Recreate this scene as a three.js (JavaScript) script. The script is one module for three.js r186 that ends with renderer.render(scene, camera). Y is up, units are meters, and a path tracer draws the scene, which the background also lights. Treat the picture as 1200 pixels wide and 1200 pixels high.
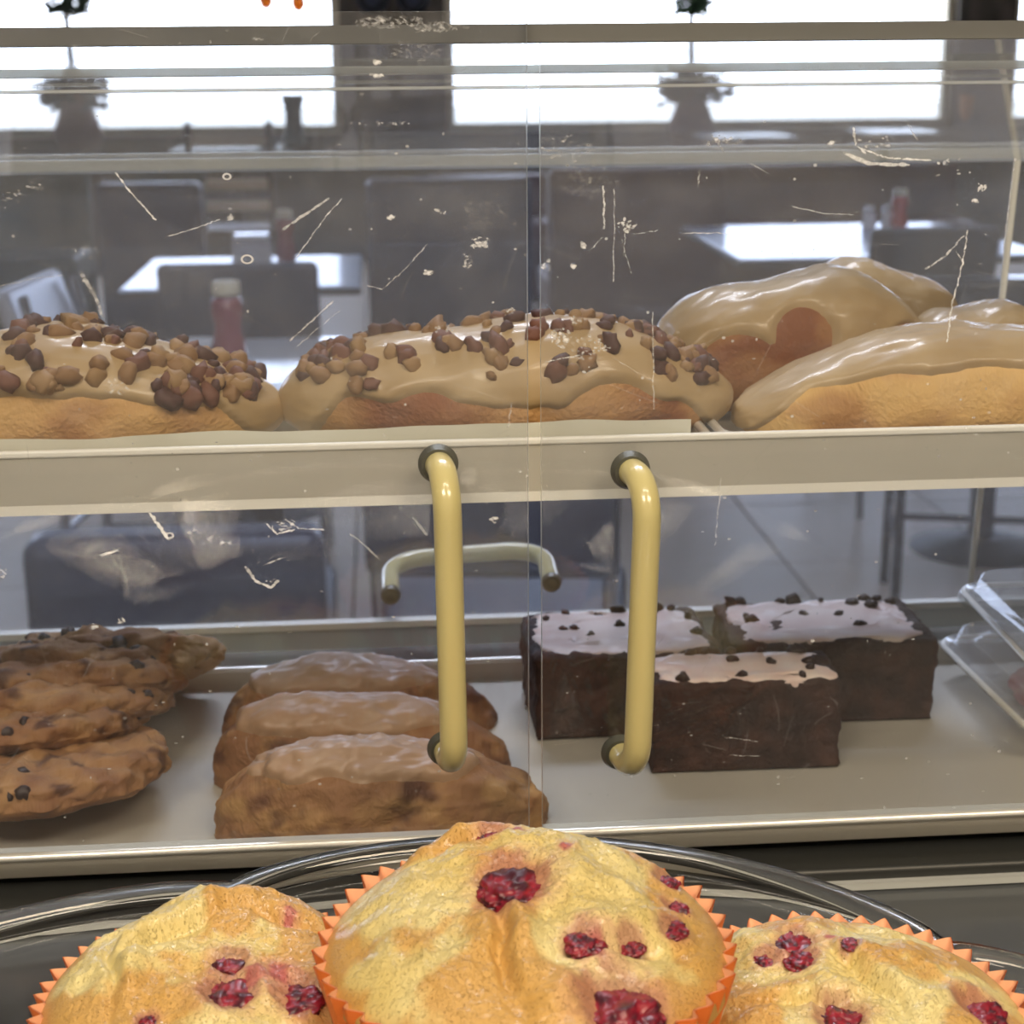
import * as THREE from 'three';
import { RoundedBoxGeometry } from 'three/addons/geometries/RoundedBoxGeometry.js';
import { mergeGeometries, mergeVertices } from 'three/addons/utils/BufferGeometryUtils.js';
import { ImprovedNoise } from 'three/addons/math/ImprovedNoise.js';
import { RectAreaLightUniformsLib } from 'three/addons/lights/RectAreaLightUniformsLib.js';

// ---------------------------------------------------------------- camera, sky, lamps, exposure
const scene = new THREE.Scene();
const FOCAL = 1900;                                     // pixels, for a 1200 x 1200 frame
const camera = new THREE.PerspectiveCamera(2 * Math.atan(600 / FOCAL) * 180 / Math.PI, 1, 0.02, 100);
camera.position.set(0, 1.37, 0);
camera.rotation.order = 'YXZ';
camera.rotation.set(-Math.atan(535 / FOCAL), -4.5 * Math.PI / 180, -0.5 * Math.PI / 180);
camera.focus = 0.5;
camera.userData.fStop = 22;
camera.updateMatrixWorld(true);
scene.background = new THREE.Color().setRGB(4.9, 5.35, 6.2);   // bright overcast sky beyond the windows
const renderer = new THREE.WebGLRenderer();
renderer.toneMapping = THREE.LinearToneMapping;
renderer.toneMappingExposure = 1.28;
renderer.shadowMap.enabled = true;
RectAreaLightUniformsLib.init();
// ceiling panels: [x, z, width, depth, radiance, colour]
const CEIL = 2.75;
const PANELS = [
  [-0.85, 1.05, 0.9, 0.6, 15.5, 0xffedd2], [0.85, 1.05, 0.9, 0.6, 15.5, 0xffe9c8], [0.1, -1.75, 0.9, 0.4, 22, 0xf3f5ff], [0.1, 0.3, 1.2, 0.16, 9, 0xfff0da],  // cool dining-side panel added to light the case back and lift handle
  [-2.4, -4.6, 0.6, 0.6, 5, 0xdfe6ff], [2.6, -4.6, 0.6, 0.6, 5, 0xe6e8ff], [0.2, -8.0, 0.6, 0.6, 5, 0xdfe6ff],  // panels added as soft fill for the dining room
];

// ---------------------------------------------------------------- helpers
let seed = 7;
const rnd = () => { seed = (seed * 1664525 + 1013904223) >>> 0; return seed / 4294967296; };
const rr = (a, b) => a + (b - a) * rnd();
const NZ = new ImprovedNoise();
const noise = (x, y, z) => NZ.noise(x + 31.7, y + 17.3, z + 53.1);
const fbm = (x, y, z, o = 4) => { let s = 0, a = 0.5; for (let i = 0; i < o; i++) { s += a * noise(x, y, z); x *= 2.03; y *= 2.03; z *= 2.03; a *= 0.5; } return s; };
const clamp = (v, a = 0, b = 1) => Math.min(b, Math.max(a, v));
const smooth = (a, b, v) => { const t = clamp((v - a) / (b - a)); return t * t * (3 - 2 * t); };
const V = (x, y, z) => new THREE.Vector3(x, y, z);
const hex = (h) => new THREE.Color(h);
// a pixel of the photograph is a direction; the plane it lies on ({x|y|z: value}) gives the distance
function dirOf(px, py) { return V((px - 600) / FOCAL, (600 - py) / FOCAL, -1).applyQuaternion(camera.quaternion); }
function at(px, py, plane) {
  const d = dirOf(px, py), a = Object.keys(plane)[0], t = (plane[a] - camera.position[a]) / d[a];
  return camera.position.clone().addScaledVector(d, t);
}
const used = {};
function numbered(name) { const n = used[name] = (used[name] ?? -1) + 1; return n ? name + '_' + String(n).padStart(3, '0') : name; }
function tag(o, label, category, group, kind) {
  if (label) o.userData.label = label;
  if (category) o.userData.category = category;
  if (group) o.userData.group = group;
  if (kind) o.userData.kind = kind;
  return o;
}
function mesh(name, geo, m, parent = scene) {
  const o = new THREE.Mesh(Array.isArray(geo) ? mergeAll(geo) : geo, m);
  o.name = parent === scene ? numbered(name) : name;
  o.castShadow = o.receiveShadow = true;
  parent.add(o);
  return o;
}
function group(name, label, category, pos = [0, 0, 0], turn = 0, grp) {
  const g = new THREE.Group();
  g.name = numbered(name); g.position.set(...pos); g.rotation.y = turn;
  scene.add(g);
  return tag(g, label, category, grp);
}
function mergeAll(list) {
  const idx = list.every((g) => g.index) ? list : list.map((g) => g.index ? g.toNonIndexed() : g);
  const keys = ['position', 'normal', 'uv'];
  for (const g of idx) for (const k of Object.keys(g.attributes)) if (!keys.includes(k)) g.deleteAttribute(k);
  return mergeGeometries(idx);
}
const box = (w, h, d, x = 0, y = 0, z = 0, r = 0) => (r ? new RoundedBoxGeometry(w, h, d, 3, r) : new THREE.BoxGeometry(w, h, d)).translate(x, y, z);
const span = (x0, x1, y0, y1, z0, z1, r = 0) => box(Math.abs(x1 - x0), Math.abs(y1 - y0), Math.abs(z1 - z0), (x0 + x1) / 2, (y0 + y1) / 2, (z0 + z1) / 2, r);
const cyl = (r0, r1, h, x = 0, y = 0, z = 0, n = 24) => new THREE.CylinderGeometry(r1, r0, h, n).translate(x, y, z);
const tube = (pts, r, n = 48, radial = 16) => new THREE.TubeGeometry(new THREE.CatmullRomCurve3(pts.map((p) => V(...p)), false, 'centripetal'), n, r, radial, false);
const rod = (a, b, r, n = 12) => { const A = V(...a), B = V(...b), d = B.clone().sub(A); return new THREE.CylinderGeometry(r, r, d.length(), n).applyQuaternion(new THREE.Quaternion().setFromUnitVectors(V(0, 1, 0), d.clone().normalize())).translate((A.x + B.x) / 2, (A.y + B.y) / 2, (A.z + B.z) / 2); };
const lathe = (pts, n = 40) => new THREE.LatheGeometry(pts.map((p) => new THREE.Vector2(p[0], p[1])), n);
// rounded rectangle loop, centred, half sizes a x b
function rrLoop(a, b, r, y, n = 6) {
  const out = [];
  for (const [sx, sz, a0] of [[1, 1, 0], [-1, 1, 90], [-1, -1, 180], [1, -1, 270]])
    for (let i = 0; i <= n; i++) { const t = (a0 + 90 * i / n) * Math.PI / 180; out.push([sx * (a - r) + r * Math.cos(t), y, sz * (b - r) + r * Math.sin(t)]); }
  return out;
}
// surface through a list of equal-length loops; capFirst/capLast close the ends
function loft(loops, capFirst = true, capLast = true) {
  const n = loops[0].length, pos = [], idx = [], uv = [];
  loops.forEach((l, j) => l.forEach((p, i) => { pos.push(...p); uv.push(i / n, j / loops.length); }));
  for (let j = 0; j < loops.length - 1; j++) for (let i = 0; i < n; i++) {
    const a = j * n + i, b = j * n + (i + 1) % n, c = a + n, d = b + n;
    idx.push(a, b, c, b, d, c);
  }
  const cap = (j, flip) => {
    const l = loops[j], c = l.reduce((s, p) => [s[0] + p[0] / n, s[1] + p[1] / n, s[2] + p[2] / n], [0, 0, 0]), k = pos.length / 3;
    pos.push(...c); uv.push(0.5, 0.5);
    for (let i = 0; i < n; i++) { const a = j * n + i, b = j * n + (i + 1) % n; flip ? idx.push(k, b, a) : idx.push(k, a, b); }
  };
  if (capFirst) cap(0, true);
  if (capLast) cap(loops.length - 1, false);
  const g = new THREE.BufferGeometry();
  g.setAttribute('position', new THREE.Float32BufferAttribute(pos, 3));
  g.setAttribute('uv', new THREE.Float32BufferAttribute(uv, 2));
  let vol = 0;
  for (let k = 0; k < idx.length; k += 3) { const [A, B, D] = [0, 1, 2].map((q) => V(pos[3 * idx[k + q]], pos[3 * idx[k + q] + 1], pos[3 * idx[k + q] + 2])); vol += A.dot(B.cross(D)); }
  if (vol < 0) for (let k = 0; k < idx.length; k += 3) [idx[k + 1], idx[k + 2]] = [idx[k + 2], idx[k + 1]];
  g.setIndex(idx); g.computeVertexNormals();
  return g;
}
// ---------------------------------------------------------------- textures
function canvasTex(w, h, draw, srgb = true, repeat) {
  const c = document.createElement('canvas'); c.width = w; c.height = h;
  draw(c.getContext('2d'), w, h);
  const t = new THREE.CanvasTexture(c);
  if (srgb) t.colorSpace = THREE.SRGBColorSpace;
  t.wrapS = t.wrapT = THREE.RepeatWrapping; t.magFilter = THREE.LinearFilter;
  if (repeat) t.repeat.set(...repeat);
  return t;
}
function noiseTex(n, fn, srgb = false) {
  const d = new Uint8Array(n * n * 4);
  for (let j = 0; j < n; j++) for (let i = 0; i < n; i++) {
    const v = fn(i / n, j / n), k = 4 * (j * n + i);
    const c = Array.isArray(v) ? v : [v, v, v];
    for (let q = 0; q < 3; q++) d[k + q] = clamp(c[q]) * 255;
    d[k + 3] = 255;
  }
  const t = new THREE.DataTexture(d, n, n); t.wrapS = t.wrapT = THREE.RepeatWrapping; t.magFilter = THREE.LinearFilter;
  if (srgb) t.colorSpace = THREE.SRGBColorSpace;
  t.needsUpdate = true; return t;
}
// noise that repeats every unit: blend of shifted copies
const tile = (fn) => (u, v) => { const a = fn(u, v), b = fn(u - 1, v), c = fn(u, v - 1), d = fn(u - 1, v - 1); return (a * (1 - u) + b * u) * (1 - v) + (c * (1 - u) + d * u) * v; };
const crumbTex = noiseTex(512, (u, v) => 0.5 + 0.9 * tile((a, b) => fbm(a * 24, b * 24, 3.1, 4))(u, v));
const grainTex = noiseTex(512, (u, v) => 0.5 + 0.8 * tile((a, b) => fbm(a * 6, b * 220, 1.1, 3))(u, v));
const blotchTex = noiseTex(256, (u, v) => 0.5 + 0.9 * tile((a, b) => fbm(a * 5, b * 5, 8.1, 5))(u, v));
// open crumb: scattered round pits over a fine grain
const pitTex = canvasTex(1024, 1024, (c, w, h) => {
  c.fillStyle = 'rgb(150,150,150)'; c.fillRect(0, 0, w, h);
  const dot = (x, y, rx, ry, t, f) => { c.fillStyle = f; for (const ox of [0, w, -w]) for (const oy of [0, h, -h]) { if (x + ox < -20 || x + ox > w + 20 || y + oy < -20 || y + oy > h + 20) continue; c.beginPath(); c.ellipse(x + ox, y + oy, rx, ry, t, 0, 7); c.fill(); } };
  for (let k = 0; k < 5200; k++) { const g = Math.round(rr(110, 200)), q = rr(3, 11); dot(rr(0, w), rr(0, h), q, q * rr(0.4, 1), rr(0, 3), `rgba(${g},${g},${g},0.5)`); }
  for (let k = 0; k < 900; k++) { const q = rr(2, 6); dot(rr(0, w), rr(0, h), q, q * rr(0.5, 1), rr(0, 3), `rgba(40,40,40,${rr(0.3, 0.8)})`); }
}, false);
// ---------------------------------------------------------------- materials
const std = (o) => new THREE.MeshStandardMaterial(o), phy = (o) => new THREE.MeshPhysicalMaterial(o);
const M = {
  clear: phy({ color: 0xffffff, transmission: 1, thickness: 0, roughness: 0.0, ior: 1.49 }),
  backSheet: phy({ color: 0xe2e9f8, transmission: 0.98, thickness: 0, roughness: 0.22, ior: 1.49 }),  // pale blue tint puts the daylight haze of the dining room into the panel
  clearFilm: phy({ color: 0xf2f4f6, transmission: 0.985, thickness: 0, roughness: 0.0, ior: 1.49 }),
  edge: phy({ color: 0xdfe2df, transmission: 0.45, thickness: 0, roughness: 0.25, ior: 1.49 }),
  brightEdge: std({ color: 0xf1efe4, roughness: 0.25 }),
  rail: std({ color: 0x7b7c7a, roughness: 0.35, metalness: 0.55 }),
  alu: std({ color: 0xcac5b8, roughness: 0.4, metalness: 0.25, bumpMap: grainTex, bumpScale: 0.00006 }),
  lip: std({ color: 0xcac6b8, roughness: 0.36, metalness: 0.3, bumpMap: grainTex, bumpScale: 0.00004 }),
  aluRim: std({ color: 0xf0eee6, roughness: 0.22, metalness: 0.4 }),
  paper: std({ color: 0xdedccb, roughness: 0.85 }),
  cream: phy({ color: 0xc4b981, roughness: 0.28, clearcoat: 0.7, clearcoatRoughness: 0.08 }),
  washer: std({ color: 0x55564e, roughness: 0.4, metalness: 0.3 }),
  counter: phy({ color: 0x505356, roughness: 0.2, clearcoat: 0.4, clearcoatRoughness: 0.1, bumpMap: blotchTex, bumpScale: 0.0002 }),
  counterBase: std({ color: 0x3b342e, roughness: 0.7 }),
  baseBlack: std({ color: 0x2b2c2b, roughness: 0.4 }),
  glass: phy({ color: 0xffffff, transmission: 1, thickness: 0.01, roughness: 0.0, ior: 1.5, attenuationColor: new THREE.Color(0xd8e6e2), attenuationDistance: 0.25 }),
  plastic: phy({ color: 0xf6f7f7, transmission: 0.76, thickness: 0, roughness: 0.06, ior: 1.5 }),
  food: std({ vertexColors: true, roughness: 0.72, bumpMap: crumbTex, bumpScale: 0.0006 }),
  cake: phy({ vertexColors: true, roughness: 0.55, clearcoat: 0.3, clearcoatRoughness: 0.12, bumpMap: pitTex, bumpScale: 0.0020 }),
  glaze: phy({ vertexColors: true, roughness: 0.5, clearcoat: 0.4, clearcoatRoughness: 0.16 }),
  matGlaze: phy({ vertexColors: true, roughness: 0.5, clearcoat: 0.3, clearcoatRoughness: 0.3 }),
  berry: phy({ vertexColors: true, roughness: 0.4, clearcoat: 0.35, clearcoatRoughness: 0.2 }),
  nuts: [0x6e4636, 0x8c6a46, 0x4e3029, 0x96764e].map((c) => std({ color: c, roughness: 0.65 })),
  chip: std({ color: 0x2b1611, roughness: 0.5 }),
  chrome: std({ color: 0xb9bcc2, roughness: 0.25, metalness: 0.95 }),
  vinylDark: std({ color: 0x17233f, roughness: 0.4 }),
  vinylBlack: std({ color: 0x121a26, roughness: 0.35 }),
  vinylSlate: std({ color: 0x3a4a48, roughness: 0.5 }),
  vinylPlum: std({ color: 0x4c3238, roughness: 0.5 }),
  silver: std({ color: 0xb4b6bb, roughness: 0.35, metalness: 0.3 }),
  laminate: phy({ color: 0x8ea4c4, roughness: 0.34, clearcoat: 0.5, clearcoatRoughness: 0.08 }),
  laminateWhite: phy({ color: 0xe6ecf2, roughness: 0.12, clearcoat: 0.6, clearcoatRoughness: 0.1 }),
  tableEdge: std({ color: 0x2b3038, roughness: 0.4 }),
  iron: std({ color: 0x20242a, roughness: 0.5, metalness: 0.4 }),
  woodDark: std({ color: 0x3d2f28, roughness: 0.55, bumpMap: grainTex, bumpScale: 0.0004 }),
  woodSlat: std({ color: 0xc4ae92, roughness: 0.4 }),
  maroon: phy({ color: 0x7a2036, roughness: 0.25, clearcoat: 0.6 }),
  ketchup: phy({ color: 0xb1262d, roughness: 0.25, clearcoat: 0.6 }),
  capWhite: std({ color: 0xcbc3a8, roughness: 0.5 }),
  ceramic: phy({ color: 0xe9edf1, roughness: 0.2, clearcoat: 0.6 }),
  leaf: std({ color: 0x2e4a2c, roughness: 0.7, side: THREE.DoubleSide }),
  leafDark: std({ color: 0x26331f, roughness: 0.7, side: THREE.DoubleSide }),
  terracotta: std({ color: 0x5c4034, roughness: 0.8 }),
  amber: phy({ color: 0xd08a2c, roughness: 0.3, transmission: 0.4, thickness: 0 }),
  wall: std({ color: 0xa9a6a2, roughness: 0.9, bumpMap: crumbTex, bumpScale: 0.0008 }),
  wainscot: std({ color: 0x4c4a48, roughness: 0.7, bumpMap: grainTex, bumpScale: 0.0004 }),
  pier: std({ color: 0x6d645c, roughness: 0.8, map: blotchTex, bumpMap: crumbTex, bumpScale: 0.001 }),
  frame: std({ color: 0xc9bfa8, roughness: 0.5 }),
  ceilingM: std({ color: 0xd8d6d0, roughness: 0.95 }),
  pavement: std({ color: 0xc9c7c0, roughness: 0.95 }),
  pane: phy({ color: 0xffffff, transmission: 1, thickness: 0, roughness: 0, ior: 1.5 }),
};

// ---------------------------------------------------------------- the room
const ZW = -11.5, XL = -6.2, XR = 6.2, ZK = 2.2, TH = 0.15;
{
  const floor = mesh('floor', span(XL - TH, XR + TH, -0.12, -0.008, ZW - TH, ZK + TH), std({ color: 0x5d5753, roughness: 0.9 }));
  tag(floor, null, null, null, 'structure');
  const tones = [0xb9ac9f, 0xb3a79b, 0xbfb2a4, 0xaea296].map((c) => std({ color: c, roughness: 0.45, bumpMap: blotchTex, bumpScale: 0.0006 }));
  const T = 0.6, g = span(-T / 2 + 0.004, T / 2 - 0.004, -0.012, 0, -T / 2 + 0.004, T / 2 - 0.004);
  const rest = [];
  for (let i = 0; i < 20; i++) for (let j = 0; j < 22; j++) {
    const x = XL + 0.3 + i * T + 0.1, z = ZW + 0.35 + j * T;
    if (x + 0.3 > XR || z + 0.3 > ZK) continue;
    const near = Math.abs(x - 0.3) < 2.6 && z > -5.2 && z < -1.1;
    if (near) { const o = mesh('floor_tile', g, tones[Math.floor(rnd() * 4)], floor); o.position.set(x, 0, z); }
    else rest.push(g.clone().translate(x, 0, z));
  }
  tag(mesh('floor_tile_field', rest, tones[0], floor), null, null, null, 'stuff');
  tag(mesh('ceiling', span(XL - TH, XR + TH, CEIL + 0.03, CEIL + 0.15, ZW - TH, ZK + TH), M.ceilingM), null, null, null, 'structure');
  tag(mesh('wall_left', span(XL - TH, XL, 0, CEIL + 0.03, ZW - TH, ZK + TH), M.wainscot), null, null, null, 'structure');
  tag(mesh('wall_right', span(XR, XR + TH, 0, CEIL + 0.03, ZW - TH, ZK + TH), M.wainscot), null, null, null, 'structure');
  tag(mesh('wall_front', span(XL, XR, 0, CEIL + 0.03, ZK, ZK + TH), M.wall), null, null, null, 'structure');
  const SILL = at(600, 155, { z: ZW }).y, HEAD = 2.5;
  const pierXs = [[XL, XL + 0.4], [at(400, 100, { z: ZW }).x, at(522, 100, { z: ZW }).x], [at(1116, 100, { z: ZW }).x, at(1182, 100, { z: ZW }).x], [XR - 0.4, XR]];
  const parts = [span(XL, XR, 0, SILL, ZW - TH, ZW), span(XL, XR, HEAD, CEIL + 0.03, ZW - TH, ZW)];
  const wb = mesh('wall_back', parts, M.wainscot); tag(wb, null, null, null, 'structure');
  for (const [a, b] of pierXs) mesh('pier', span(a, b, SILL, HEAD, ZW - TH - 0.05, ZW + 0.06), M.pier, wb);
  for (let k = 0; k < 3; k++) {
    const x0 = pierXs[k][1], x1 = pierXs[k + 1][0];
    const w = new THREE.Group(); w.name = 'window_' + (k + 1); scene.add(w); tag(w, null, null, null, 'structure');
    const f = 0.06;
    mesh('window_frame', [span(x0, x0 + f, SILL, HEAD, ZW - 0.11, ZW - 0.03), span(x1 - f, x1, SILL, HEAD, ZW - 0.11, ZW - 0.03), span(x0 + f, x1 - f, SILL, SILL + f, ZW - 0.11, ZW - 0.03), span(x0 + f, x1 - f, HEAD - f, HEAD, ZW - 0.11, ZW - 0.03)], M.frame, w);
    mesh('window_pane', span(x0 + f, x1 - f, SILL + f, HEAD - f, ZW - 0.075, ZW - 0.069), M.pane, w);
    mesh('window_sill', span(x0, x1, SILL - 0.03, SILL, ZW, ZW + 0.06), M.woodDark, w);
  }
  tag(mesh('pavement', span(-30, 30, -0.25, -0.12, ZW - 40, ZW - TH - 0.05), M.pavement), null, null, null, 'structure');
  // ceiling light panels: glowing face and a lamp of the same size
  PANELS.forEach(([x, z, w, d, L, c], k) => {
    const names = ['behind the counter nearer the cookies', 'behind the counter nearer the brownies', 'added on the dining side of the counter to light the case back', 'long and narrow above the glass platter', 'added for fill over the left dining tables', 'added for fill over the right dining tables', 'added for fill towards the windows'];
    const g = group('ceiling_light', 'square flush ceiling light panel ' + names[k], 'ceiling light', [x, CEIL, z]);
    mesh('light_frame', [span(-w / 2 - 0.03, w / 2 + 0.03, 0, 0.03, -d / 2 - 0.03, d / 2 + 0.03)], M.ceilingM, g);
    mesh('light_diffuser', span(-w / 2, w / 2, -0.01, -0.001, -d / 2, d / 2), std({ color: 0xffffff, emissive: c, emissiveIntensity: 2.5, roughness: 0.6 }), g);
    const l = new THREE.RectAreaLight(c, L, w, d); l.position.set(0, -0.015, 0); l.rotation.x = -Math.PI / 2; g.add(l);
  });
}
// ---------------------------------------------------------------- counter
const CT = 1.07;
{
  const k = group('service_counter', 'glossy black service counter under the display case and glass platter', 'counter');
  mesh('worktop', span(-2.6, 2.6, CT - 0.04, CT, -0.815, 0.16, 0.006), M.counter, k);
  mesh('cabinet', [span(-2.55, 2.55, 0.1, CT - 0.04, -0.78, 0.12), span(-2.5, 2.5, 0, 0.1, -0.72, 0.05)], M.counterBase, k);
}
// ---------------------------------------------------------------- acrylic display case
const ZD = -0.525, CX0 = -0.33, CX1 = 0.415, BASE = 1.0815;
const backZ = (y) => -0.777 + (y - 1.0947) * (0.777 - 0.755) / (1.322 - 1.0947);
// scratches and smears seen on the doors: strokes in photograph pixels, turned into door coordinates
const STROKES = [
  [[135, 202], [150, 222], [166, 240], [181, 257], 3, 0.75], [[193, 277], [225, 268], [257, 256], 2, 0.55], [[347, 301], [365, 275], [383, 250], [400, 231], 2, 0.6], [[330, 268], [357, 250], [384, 232], 5, 0.35],
  [[430, 333], [447, 338], [470, 318], [500, 285], 2, 0.35], [[0, 335], [40, 326], [75, 322], 2, 0.3], [[95, 320], [110, 345], [120, 370], 7, 0.2],
  [[340, 398], [365, 375], [390, 352], 3, 0.4], [[348, 405], [372, 384], [398, 362], 2, 0.35], [[175, 600], [186, 615], [198, 632], 6, 0.8], [[120, 650], [137, 645], 5, 0.8], [[60, 640], [95, 652], [128, 650], 2, 0.25], [[140, 650], [150, 690], 3, 0.25],
  [[288, 663], [300, 680], [318, 688], [325, 680], 5, 0.55], [[312, 660], [334, 652], 3, 0.4], [[312, 612], [325, 625], [345, 620], 4, 0.65], [[335, 608], [350, 618], [380, 620], 3, 0.55],
  [[408, 622], [430, 640], [445, 655], 3, 0.3], [[484, 605], [500, 625], 5, 0.35], [[707, 218], [708, 268], 3, 0.6], [[720, 222], [719, 330], 2, 0.4], [[690, 295], [706, 278], 2, 0.45], [[740, 275], [770, 270], 2, 0.4], [[765, 365], [766, 480], 2, 0.4],
  [[728, 280], [740, 320], 1.5, 0.35], [[733, 270], [731, 300], 1.5, 0.35], [[637, 425], [680, 416], 3, 0.4], [[800, 273], [840, 273], [877, 277], 2, 0.55], [[928, 242], [965, 250], [1000, 252], 2, 0.5], [[1063, 143], [1075, 165], 2, 0.5],
  [[1134, 270], [1128, 310], [1116, 355], [1110, 400], 3, 0.65], [[1130, 275], [1108, 300], [1085, 315], 4, 0.35], [[1120, 294], [1130, 310], 2, 0.4], [[1150, 640], [1143, 590], 1.5, 0.2], [[845, 560], [838, 640], 3, 0.2], [[770, 450], [720, 420], 1.5, 0.3],
  [[850, 864], [888, 869], 2, 0.3], [[855, 885], [890, 886], 2, 0.3], [[600, 470], [595, 500], 2, 0.3], [[990, 180], [1020, 192], [1065, 193], 8, 0.45], [[1010, 175], [1040, 185], [1090, 188], 4, 0.7], [[1000, 150], [1003, 170], [1015, 180], 4, 0.55], [[876, 190], [900, 203], 2, 0.4], [[820, 200], [818, 220], 3, 0.35],
  [[834, 158], [850, 180], 3, 0.3], [[1190, 185], [1175, 300], 3, 0.25],
];
const BLOBS = [  // [x, y, rx, ry, alpha, speckle count]
  [268, 255, 4, 4, 0.4, 8], [537, 270, 9, 8, 0.25, 1], [562, 282, 11, 8, 0.85, 0], [548, 305, 5, 14, 0.4, 0], [502, 318, 5, 4, 0.85, 0], [457, 254, 4, 4, 0.8, 0], [515, 246, 10, 6, 0.5, 4], [523, 383, 14, 6, 0.35, 8], [598, 363, 5, 5, 0.4, 0], [575, 250, 30, 22, 0.12, 30],
  [660, 175, 30, 25, 0.22, 60], [690, 210, 32, 30, 0.14, 60], [733, 265, 9, 9, 0.85, 0], [639, 311, 6, 8, 0.55, 0], [683, 287, 3, 4, 0.7, 0], [672, 312, 3, 3, 0.7, 0], [655, 395, 12, 16, 0.5, 40], [690, 405, 22, 18, 0.35, 50], [676, 375, 8, 8, 0.35, 8], [688, 433, 6, 6, 0.6, 2],
  [1108, 195, 20, 14, 0.8, 4], [1150, 220, 6, 7, 0.85, 0], [1142, 236, 5, 3, 0.7, 0], [975, 167, 4, 4, 0.6, 0], [1030, 165, 26, 10, 0.4, 24], [845, 165, 22, 10, 0.3, 30], [135, 453, 14, 16, 0.22, 0], [95, 295, 25, 12, 0.2, 14], [310, 240, 10, 6, 0.15, 4],
  [230, 622, 10, 6, 0.5, 6], [255, 633, 16, 8, 0.5, 10], [333, 615, 16, 10, 0.55, 14], [318, 680, 8, 8, 0.5, 3], [110, 733, 5, 5, 0.6, 0], [143, 728, 5, 4, 0.6, 0], [25, 622, 13, 10, 0.4, 2], [3, 670, 5, 8, 0.7, 0], [450, 610, 14, 10, 0.15, 4], [579, 608, 5, 5, 0.7, 0], [445, 255, 40, 30, 0.08, 30],
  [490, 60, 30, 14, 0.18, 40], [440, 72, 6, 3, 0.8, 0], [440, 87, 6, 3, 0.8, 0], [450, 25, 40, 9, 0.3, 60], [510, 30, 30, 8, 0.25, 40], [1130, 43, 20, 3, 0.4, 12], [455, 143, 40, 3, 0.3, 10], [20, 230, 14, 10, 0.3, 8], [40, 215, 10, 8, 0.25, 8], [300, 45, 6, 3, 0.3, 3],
];
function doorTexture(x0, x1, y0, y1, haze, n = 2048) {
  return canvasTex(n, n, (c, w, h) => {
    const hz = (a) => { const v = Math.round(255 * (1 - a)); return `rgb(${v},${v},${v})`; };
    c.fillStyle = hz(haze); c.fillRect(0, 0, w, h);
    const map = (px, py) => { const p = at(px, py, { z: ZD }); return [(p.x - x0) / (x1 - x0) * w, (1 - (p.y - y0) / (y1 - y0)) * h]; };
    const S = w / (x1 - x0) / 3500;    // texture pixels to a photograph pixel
    // window-lit haze painted over the upper half as broad faint swirls
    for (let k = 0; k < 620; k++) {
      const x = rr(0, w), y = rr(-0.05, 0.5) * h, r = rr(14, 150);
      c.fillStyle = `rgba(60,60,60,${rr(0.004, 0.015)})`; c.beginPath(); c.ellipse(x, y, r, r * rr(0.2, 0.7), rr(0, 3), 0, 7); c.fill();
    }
    c.lineCap = 'round';
    for (let k = 0; k < 240; k++) {
      const x = rr(0, w), y = rr(0, h), a = rr(0, 6.28), l = rr(10, 110);
      c.strokeStyle = `rgba(90,90,90,${rr(0.04, 0.22)})`; c.lineWidth = rr(0.8, 2.2); c.beginPath(); c.moveTo(x, y); c.quadraticCurveTo(x + Math.cos(a) * l * 0.5 + rr(-9, 9), y + Math.sin(a) * l * 0.5, x + Math.cos(a) * l, y + Math.sin(a) * l); c.stroke();
    }
    for (let k = 0; k < 420; k++) { c.fillStyle = `rgba(40,40,40,${rr(0.1, 0.55)})`; c.beginPath(); c.ellipse(rr(0, w), rr(0, h), rr(0.8, 4), rr(0.8, 4), 0, 0, 7); c.fill(); }
    for (const st of STROKES) {
      const a = st[st.length - 1], lw = st[st.length - 2], pts = st.slice(0, -2).map((p) => map(...p));
      for (let q = 0; q < pts.length - 1; q++) {
        const [ax, ay] = pts[q], [bx, by] = pts[q + 1], n = Math.max(2, Math.round(Math.hypot(bx - ax, by - ay) / (3 * S)));
        for (let i = 0; i < n; i++) {
          const P = (t) => [ax + (bx - ax) * t + S * 1.6 * noise(t * 9 + ax, q, 1), ay + (by - ay) * t + S * 1.6 * noise(t * 9 + ay, q, 5)];
          c.strokeStyle = `rgba(10,10,10,${Math.min(1, a * rr(0.35, 1.25))})`; c.lineWidth = lw * S * rr(0.35, 0.9);
          c.beginPath(); c.moveTo(...P(i / n)); c.lineTo(...P((i + 1) / n)); c.stroke();
        }
      }
    }
    for (const [x, y, rx, ry, a, n2] of BLOBS) {
      const [u, v] = map(x, y), many = n2 || Math.max(8, rx * ry / 5);
      for (let q = 0; q < many * 1.6; q++) {
        const t = rr(0, 6.28), d = Math.sqrt(rnd()) * (1 + 0.6 * noise(Math.cos(t) * 1.6 + x, Math.sin(t) * 1.6, y));
        c.fillStyle = `rgba(10,10,10,${a * rr(0.25, n2 ? 1 : 0.8)})`; c.beginPath(); c.ellipse(u + Math.cos(t) * d * rx * S, v + Math.sin(t) * d * ry * S, rr(0.8, 3.4) * S, rr(0.6, 2.2) * S, rr(0, 3), 0, 7); c.fill();
      }
    }
    c.strokeStyle = 'rgba(10,10,10,0.7)'; c.lineWidth = 2.5 * S;
    for (const [x, y, r] of [[289, 303, 6], [265, 206, 4], [199, 627, 4]]) { const [u, v] = map(x, y); c.beginPath(); c.arc(u, v, r * S, 0, 7); c.stroke(); }
  }, false);
}
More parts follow.
